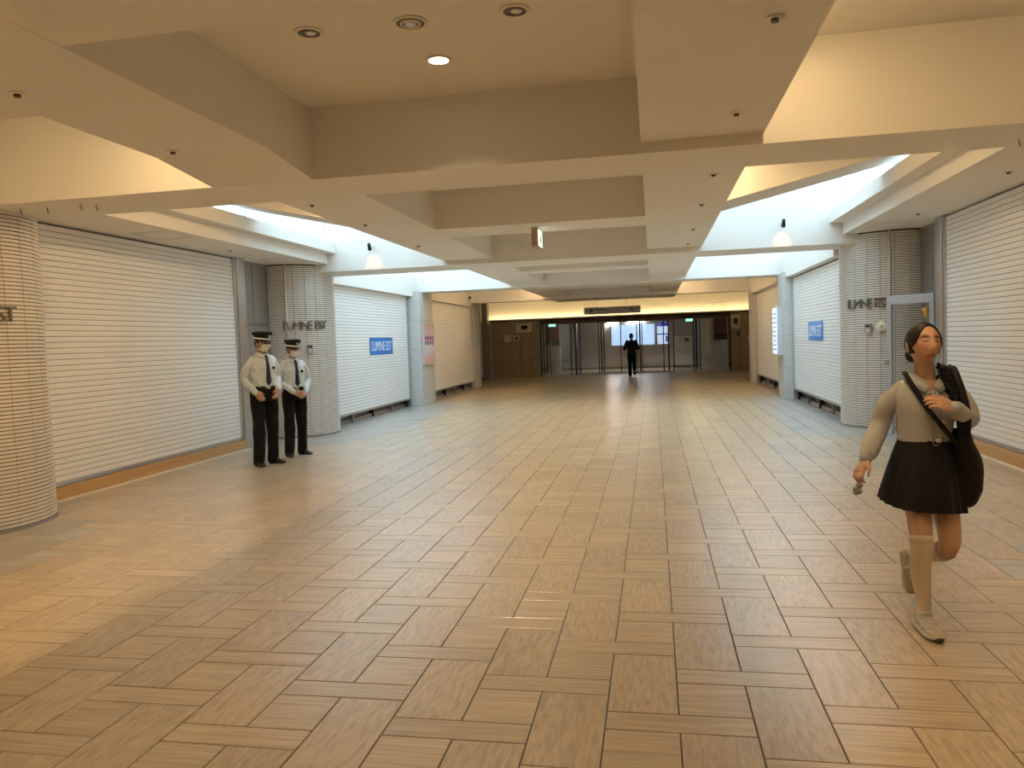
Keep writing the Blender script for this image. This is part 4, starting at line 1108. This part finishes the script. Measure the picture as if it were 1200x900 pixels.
    # chunky trainers
    UP = mat('trainer_mesh', (0.46, 0.42, 0.36), 0.6, var=0.45, scale=45, bump=0.3, bscale=160); SOL = mat('trainer_sole', (0.58, 0.52, 0.44), 0.5); LAC = mat('trainer_lace', (0.72, 0.68, 0.6), 0.7)
    s1 = shoe(r, w(1.340, 4.315, 0.002), w(1.368, 4.045, 0.002), UP, SOL, LAC, 'trainer', 0.265, chunky=1.12)
    closed_part('toe_cap', [limb([w(1.350, 4.07, 0.016), w(1.366, 4.050, 0.014), w(1.385, 4.068, 0.016)], [0.012, 0.013, 0.012], 10)], BLACK, s1)
    shoe(r, w(1.415, 4.735, 0.300), w(1.428, 4.66, 0.055), UP, SOL, LAC, 'trainer', 0.262, up=(-0.1, -0.95, 0.2), chunky=1.12)
    return r
woman()
# her shoulder bag and the cross-body strap
BAGM = cloth('black_bag', (0.005, 0.005, 0.0055), 0.6, 0.2, 90)
bagO = V3((1.575, 4.33, 0.62))
bag = tag(empty('shoulder_bag', bagO), 'slouchy black bag hanging at the hip of the walking woman', 'bag')
def wb(*a): return V3(a)-bagO
bm_ = fuse([trunk([(-0.020, -0.02, 0.42, 0.020, 0.035), (-0.015, -0.02, 0.40, 0.05, 0.05), (0.0, -0.015, 0.30, 0.072, 0.066), (0.010, -0.005, 0.19, 0.090, 0.075), (0.016, 0.0, 0.10, 0.092, 0.078), (0.005, 0.0, 0.035, 0.060, 0.06), (-0.006, 0.0, 0.008, 0.022, 0.03)], p=2.0)], 0.007, 3, 'bag_body', wrinkle=(0.018, 11, 0.5))
part('bag_body', bm_, BAGM, bag)
closed_part('cross_strap', [ribbon(catmull([wb(1.318, 4.40, 1.332), wb(1.305, 4.345, 1.337), wb(1.325, 4.272, 1.268), wb(1.375, 4.232, 1.165), wb(1.43, 4.222, 1.085), wb(1.49, 4.235, 1.01), wb(1.535, 4.27, 0.96)], [0]*7, 4)[0], (-0.25, -1, 0.35), 0.024, 0.006)], BAGM, bag)
for dx, wd in ((0.0, 0.040), (0.034, 0.034)):
    closed_part('shoulder_strap', [ribbon(catmull([wb(1.505+dx, 4.42, 1.330), wb(1.500+dx, 4.36, 1.362), wb(1.500+dx, 4.290, 1.315), wb(1.512+dx, 4.240, 1.22), wb(1.525+dx, 4.225, 1.12), wb(1.545+dx*0.5, 4.25, 1.0)], [0]*6, 4)[0], (0.1, -1, 0.3), wd, 0.014)], BAGM, bag)
fz = fuse([limb([wb(1.455, 4.30, 1.375), wb(1.475, 4.285, 1.335), wb(1.497, 4.262, 1.27), wb(1.505, 4.245, 1.21)], [0.014, 0.022, 0.024, 0.018], 12)], 0.005, 1, 'scarf_roll', wrinkle=(0.014, 60, 1))
part('scarf_roll', fz, BAGM, bag)
# crumpled wrapper in her lowered hand
wr = tag(empty('wrapper', (1.043, 4.25, 0.735)), 'small crumpled silver wrapper held in the lowered hand of the woman', 'wrapper')
wm = fuse([ellipsoid((0, 0, 0.005), 0.026, 0.010, 0.034, 14, 10, Euler((0.2, 0.25, 0.3)).to_matrix())], 0.004, 0, 'foil', wrinkle=(0.014, 55, 1))
part('foil', wm, mat('wrapper_foil', (0.40, 0.39, 0.38), 0.3, metal=0.4, var=0.3, scale=60), wr)

# ---------------------------------------------------------------- the two guards
GSHIRT = cloth('pale_blue_shirt', (0.60, 0.68, 0.76), 0.8, 0.1, 180); TROUS = cloth('black_trousers', (0.0045, 0.0045, 0.0055), 0.8, 0.08, 120)
NAVY = cloth('navy_tie', (0.020, 0.035, 0.075), 0.6); MASK = cloth('white_mask', (0.80, 0.79, 0.78), 0.85, 0.05); CAPM = cloth('black_cap', (0.012, 0.012, 0.014), 0.6)
LEATH = mat('black_leather', (0.010, 0.010, 0.010), 0.28)
def guard(loc, rz, scale, pose, label, twist=0.0):
    r = tag(empty('person', loc, rz), label, 'person')
    r.scale = (scale, scale, scale)
    hc = V3((0, -0.025, 1.592)); M = Matrix.Translation(hc) @ Euler((math.radians(2), 0, math.radians(twist))).to_matrix().to_4x4()
    hx, hy, hz = 0.081, 0.102, 0.130
    skin = (0.50, 0.30, 0.20)
    SH = {s: V3((s*0.172, 0.0, 1.395)) for s in (-1, 1)}
    EL = {s: V3(pose[s][0]) for s in (-1, 1)}; WR = {s: V3(pose[s][1]) for s in (-1, 1)}
    HP = {s: V3((s*0.092, 0.005, 0.92)) for s in (-1, 1)}; KN = {s: V3((s*0.105, -0.012+pose['step'][s]*0.5, 0.50)) for s in (-1, 1)}; AN = {s: V3((s*0.115, 0.02+pose['step'][s], 0.08)) for s in (-1, 1)}
    body = [head_part(hx, hy, hz, M)]+ears(hx, M)+[limb([V3((0, 0.01, 1.40)), V3((0, 0.005, 1.46)), V3((0, -0.005, 1.53))], [0.068, 0.058, 0.056], 18)]
    body += [trunk([(0, 0, 0.88, 0.14, 0.095), (0, 0, 0.98, 0.145, 0.10), (0, 0, 1.1, 0.14, 0.10), (0, -0.005, 1.28, 0.145, 0.10), (0, 0, 1.37, 0.12, 0.075), (0, 0.008, 1.42, 0.07, 0.055)])]
    for s in (-1, 1):
        body.append(limb([SH[s]+V3((-0.03*s, 0, -0.015)), EL[s], WR[s]], [0.034, 0.030, 0.026], 14))
        d, n_, t_ = pose[s][2]
        body += hand_parts(WR[s], d, n_, t_, curl=pose[s][3], L=0.18)
        body.append(limb([HP[s], KN[s], AN[s]], [0.085, 0.055, 0.038], 14))
    me = fuse(body, 0.0055, 2, 'body'); paint(me, face_paint(M, skin, (0.40, 0.14, 0.11), (0.03, 0.02, 0.015), (0.52, 0.24, 0.16)))
    part('body', me, SKIN, r)
    # short hair under the cap
    def hf(p):
        if (p.y < -0.02 and p.z < 0.06) or p.z < -0.05: return p*0.86
        return p*1.05
    part('hair', fuse([head_part(hx, hy, hz, M, 64, 48, hf)], 0.006, 1, 'hair'), HAIR, r)
    # face mask
    def mf(p):
        inside = p.y < -0.018 and -0.112 < p.z < -0.008 and abs(p.x) < 0.064
        return V3((p.x*1.09, p.y*1.10-0.004, p.z)) if inside else p*0.8
    mk = part('face_mask', fuse([head_part(hx, hy, hz, M, 84, 64, mf)], 0.0045, 4, 'face_mask'), MASK, r)
    for s in (-1, 1):
        for z0 in (-0.025, -0.085): closed_part('ear_loop', [limb([M @ V3((s*0.058, -0.055, z0)), M @ V3((s*0.078, -0.015, z0*0.7-0.01)), M @ V3((s*0.080, 0.02, -0.02))], [0.0018]*3, 6)], MASK, mk)
    # peaked cap
    cp = empty('cap_pivot'); bpy.data.objects.remove(cp)
    T2 = M @ Matrix.Translation((0, 0.004, 0.058)) @ Matrix.Rotation(math.radians(6), 4, 'X') @ Matrix.Scale(1.06, 4)
    def ringc(rx, ry, z, n=36, dz=0.0): return [T2 @ V3((rx*math.cos(2*PI*i/n), ry*math.sin(2*PI*i/n), z-dz*math.sin(2*PI*i/n))) for i in range(n)]
    cap = closed_part('cap', [loft([ringc(0.084, 0.103, -0.005), ringc(0.086, 0.106, 0.03), ringc(0.102, 0.122, 0.050, dz=0.008), ringc(0.114, 0.134, 0.072, dz=0.014), ringc(0.110, 0.130, 0.083, dz=0.014), ringc(0.07, 0.085, 0.092, dz=0.010), ringc(0.01, 0.01, 0.094)])], CAPM, r)
    closed_part('cap_band', [loft([ringc(0.0875, 0.1065, 0.000), ringc(0.089, 0.108, 0.002), ringc(0.089, 0.108, 0.016), ringc(0.0875, 0.1065, 0.018)])], WHITE, cap)
    vr = []
    for i in range(13):
        q = math.radians(200+140*i/12); c, s_ = math.cos(q), math.sin(q)
        vr.append([T2 @ V3((0.086*c, 0.105*s_, 0.0)), T2 @ V3((0.098*c, 0.105*s_-0.055*abs(s_), -0.022)), T2 @ V3((0.098*c, 0.105*s_-0.055*abs(s_), -0.026)), T2 @ V3((0.086*c, 0.105*s_, -0.005))])
    closed_part('visor', [loft(vr)], LEATH, cap)
    closed_part('cap_badge', [ellipsoid(T2 @ V3((0, -0.121, 0.047)), 0.014, 0.006, 0.017)], STEEL, cap)
    # shirt, collar, tie, badge
    sh = [trunk([(0, 0.0, 1.0, 0.155, 0.112), (0, -0.004, 1.05, 0.166, 0.122), (0, -0.004, 1.15, 0.166, 0.124), (0, -0.006, 1.28, 0.178, 0.124), (0, 0.0, 1.36, 0.182, 0.104), (0, 0.005, 1.415, 0.145, 0.080), (0, 0.008, 1.455, 0.074, 0.064)])]
    for s in (-1, 1): sh.append(limb([SH[s]+V3((-0.035*s, 0, -0.008)), SH[s]*0.5+EL[s]*0.5+V3((0.004*s, 0, 0)), EL[s], EL[s]*0.5+WR[s]*0.5, EL[s]*0.12+WR[s]*0.88], [0.053, 0.053, 0.050, 0.045, 0.039], 16))
    st = part('shirt', fuse(sh, 0.0065, 3, 'shirt', wrinkle=(0.013, 17, 0.75)), GSHIRT, r)
    for s in (-1, 1):
        closed_part('cuff', [limb([EL[s]*0.14+WR[s]*0.86, EL[s]*0.02+WR[s]*0.98], [0.041, 0.038], 14)], GSHIRT, st)
        tp = [V3((s*0.062, 0.04, 1.485)), V3((s*0.066, -0.02, 1.475)), V3((s*0.04, -0.066, 1.455)), V3((s*0.006, -0.078, 1.435))]
        bt = [V3((s*0.080, 0.05, 1.450)), V3((s*0.088, -0.02, 1.435)), V3((s*0.068, -0.085, 1.410)), V3((s*0.030, -0.104, 1.390))]
        closed_part('collar', [loft([[a, a+V3((0, -0.004, 0.003)), b+V3((0, -0.006, 0.002)), b] for a, b in zip(catmull(tp, [0]*4, 4)[0], catmull(bt, [0]*4, 4)[0])])], GSHIRT, st)
    tie = closed_part('tie', [loft([[V3((-w_, y, z)), V3((w_, y, z)), V3((w_, y-0.007, z)), V3((-w_, y-0.007, z))] for w_, y, z in ((0.016, -0.088, 1.432), (0.020, -0.104, 1.405), (0.017, -0.118, 1.385), (0.022, -0.130, 1.30), (0.030, -0.134, 1.18), (0.037, -0.134, 1.09), (0.004, -0.132, 1.045))])], NAVY, r)
    closed_part('tie_knot', [ellipsoid((0, -0.098, 1.422), 0.019, 0.012, 0.020)], NAVY, tie)
    closed_part('pocket_badge', [ellipsoid((0.085, -0.128, 1.27), 0.022, 0.008, 0.022, 8, 6)], LEATH, st)
    closed_part('pocket_flap', [ellipsoid((-0.085, -0.124, 1.27), 0.045, 0.006, 0.012, 12, 6)], GSHIRT, st)
    # trousers, belt, shoes
    tr = [trunk([(0, 0.004, 0.84, 0.165, 0.118), (0, 0.004, 0.92, 0.170, 0.122), (0, 0.0, 1.0, 0.162, 0.118), (0, 0.0, 1.035, 0.158, 0.115)])]
    for s in (-1, 1): tr.append(limb([HP[s]+V3((0, 0, 0.0)), HP[s]*0.5+KN[s]*0.5, KN[s], KN[s]*0.5+AN[s]*0.5, AN[s]+V3((0, 0.0, -0.025))], [0.102, 0.090, 0.078, 0.074, 0.073], 18))
    to = part('trousers', fuse(tr, 0.008, 3, 'trousers', wrinkle=(0.012, 9, 0.6)), TROUS, r)
    bl = closed_part('belt', [trunk([(0, 0, 1.0, 0.164, 0.121), (0, 0, 1.003, 0.168, 0.125), (0, 0, 1.036, 0.168, 0.125), (0, 0, 1.04, 0.164, 0.121)], sub=1)], LEATH, to)
    b_ = MB().box(-0.022, 0.022, -0.132, -0.122, 1.0, 1.04).build('buckle', STEEL, to, bevel=0.003)
    for s in (-1, 1):
        sx = s*0.12; y = AN[s].y
        shoe(r, (sx, y+0.075, 0.0), (sx+s*0.045, y-0.20, 0.0), LEATH, BLACK, None, 'leather_shoe', 0.275, high=0.85)
    return r
inward = {1: (V3((-0.7, -0.5, -0.45)), V3((-0.35, 0.85, 0.1)), V3((0.2, -0.2, 0.9))), -1: (V3((0.7, -0.5, -0.45)), V3((0.35, 0.85, 0.1)), V3((-0.2, -0.2, 0.9)))}
pocket = {1: (V3((-0.55, -0.35, -0.75)), V3((-0.45, 0.85, 0)), V3((-0.5, -0.6, 0.5))), -1: (V3((0.55, -0.35, -0.75)), V3((0.45, 0.85, 0)), V3((0.5, -0.6, 0.5)))}
guard((-5.30, 9.74, 0.0), math.radians(60), 1.055, {-1: ((-0.245, 0.05, 1.14), (-0.185, -0.105, 0.965), pocket[-1], 0.5), 1: ((0.235, 0.03, 1.14), (0.135, -0.135, 0.985), pocket[1], 0.5), 'step': {-1: -0.02, 1: 0.02}},
      'taller guard in peaked cap and white mask, one hand tucked at his hip', twist=14)
guard((-5.27, 10.58, 0.0), math.radians(52), 0.99, {-1: ((-0.235, 0.03, 1.135), (-0.085, -0.185, 0.965), inward[-1], 0.45), 1: ((0.24, 0.02, 1.13), (0.105, -0.180, 0.955), inward[1], 0.45), 'step': {-1: -0.02, 1: 0.03}},
      'shorter guard in peaked cap and white mask, hands clasped before him', twist=8)

# ---------------------------------------------------------------- the man walking away
def walker():
    r = tag(empty('person', (-0.85, 31.1, 0), PI), 'man in dark clothes seen from behind, walking towards the glass doors', 'person')
    M = Matrix.Translation((0, -0.02, 1.60)); hx, hy, hz = 0.076, 0.096, 0.122
    SH = {s: V3((s*0.19, 0, 1.40)) for s in (-1, 1)}; EL = {-1: V3((-0.25, 0.06, 1.12)), 1: V3((0.27, -0.02, 1.12))}; WR = {-1: V3((-0.25, -0.04, 0.90)), 1: V3((0.30, -0.10, 0.87))}
    HP = {s: V3((s*0.09, 0, 0.90)) for s in (-1, 1)}; KN = {-1: V3((-0.10, -0.02, 0.49)), 1: V3((0.08, -0.06, 0.50))}; AN = {-1: V3((-0.11, 0.28, 0.17)), 1: V3((0.08, -0.04, 0.08))}
    body = [head_part(hx, hy, hz, M, 48, 36)]+ears(hx, M)+[limb([V3((0, 0.01, 1.38)), V3((0, 0, 1.52))], [0.066, 0.058], 14, 2)]
    body += [trunk([(0, 0, 0.88, 0.14, 0.095), (0, 0, 1.1, 0.14, 0.10), (0, 0, 1.3, 0.165, 0.105), (0, 0, 1.42, 0.09, 0.06)])]
    for s in (-1, 1):
        body += [limb([SH[s], EL[s], WR[s]], [0.046, 0.038, 0.027], 12), limb([HP[s], KN[s], AN[s]], [0.085, 0.055, 0.038], 12)]
        body += hand_parts(WR[s], WR[s]-EL[s], (-s, 0, 0), (0, -1, 0), curl=0.4, L=0.18)
    me = fuse(body, 0.008, 2, 'body'); paint(me, lambda c: (0.42, 0.26, 0.18)); part('body', me, SKIN, r)
    def hf(p):
        if (p.y < -0.03 and p.z < 0.06) or p.z < -0.06: return p*0.86
        return V3((p.x*1.1, p.y*1.08, p.z*1.10))
    part('hair', fuse([head_part(hx, hy, hz, M, 48, 36, hf)], 0.008, 1, 'hair', wrinkle=(0.02, 30, 1)), HAIR, r)
    TEE = cloth('dark_tee', (0.020, 0.024, 0.022), 0.85)
    sh = [trunk([(0, 0, 0.86, 0.175, 0.125), (0, 0, 1.05, 0.175, 0.125), (0, 0, 1.28, 0.185, 0.125), (0, 0, 1.37, 0.172, 0.10), (0, 0.005, 1.43, 0.10, 0.07), (0, 0.005, 1.455, 0.07, 0.06)])]
    for s in (-1, 1): sh.append(limb([SH[s]+V3((-0.02*s, 0, 0)), SH[s]*0.3+EL[s]*0.7, EL[s]], [0.066, 0.068, 0.070], 14))
    part('t_shirt', fuse(sh, 0.011, 3, 't_shirt', wrinkle=(0.014, 9, 0.7)), TEE, r)
    tr = [trunk([(0, 0, 0.82, 0.16, 0.11), (0, 0, 0.9, 0.165, 0.115), (0, 0, 0.98, 0.155, 0.11)])]
    for s in (-1, 1): tr.append(limb([HP[s], KN[s], AN[s]+V3((0, 0, -0.02))], [0.10, 0.078, 0.075], 14))
    part('trousers', fuse(tr, 0.011, 3, 'trousers'), TROUS, r)
    WS = mat('shoe_white_sole', (0.5, 0.48, 0.45), 0.6)
    shoe(r, (0.08, 0.035, 0.0), (0.09, -0.23, 0.0), LEATH, WS, None, 'shoe', 0.27)
    shoe(r, (-0.11, 0.36, 0.20), (-0.11, 0.18, 0.02), LEATH, WS, None, 'shoe', 0.27, up=(0, -0.7, 0.7))
walker()
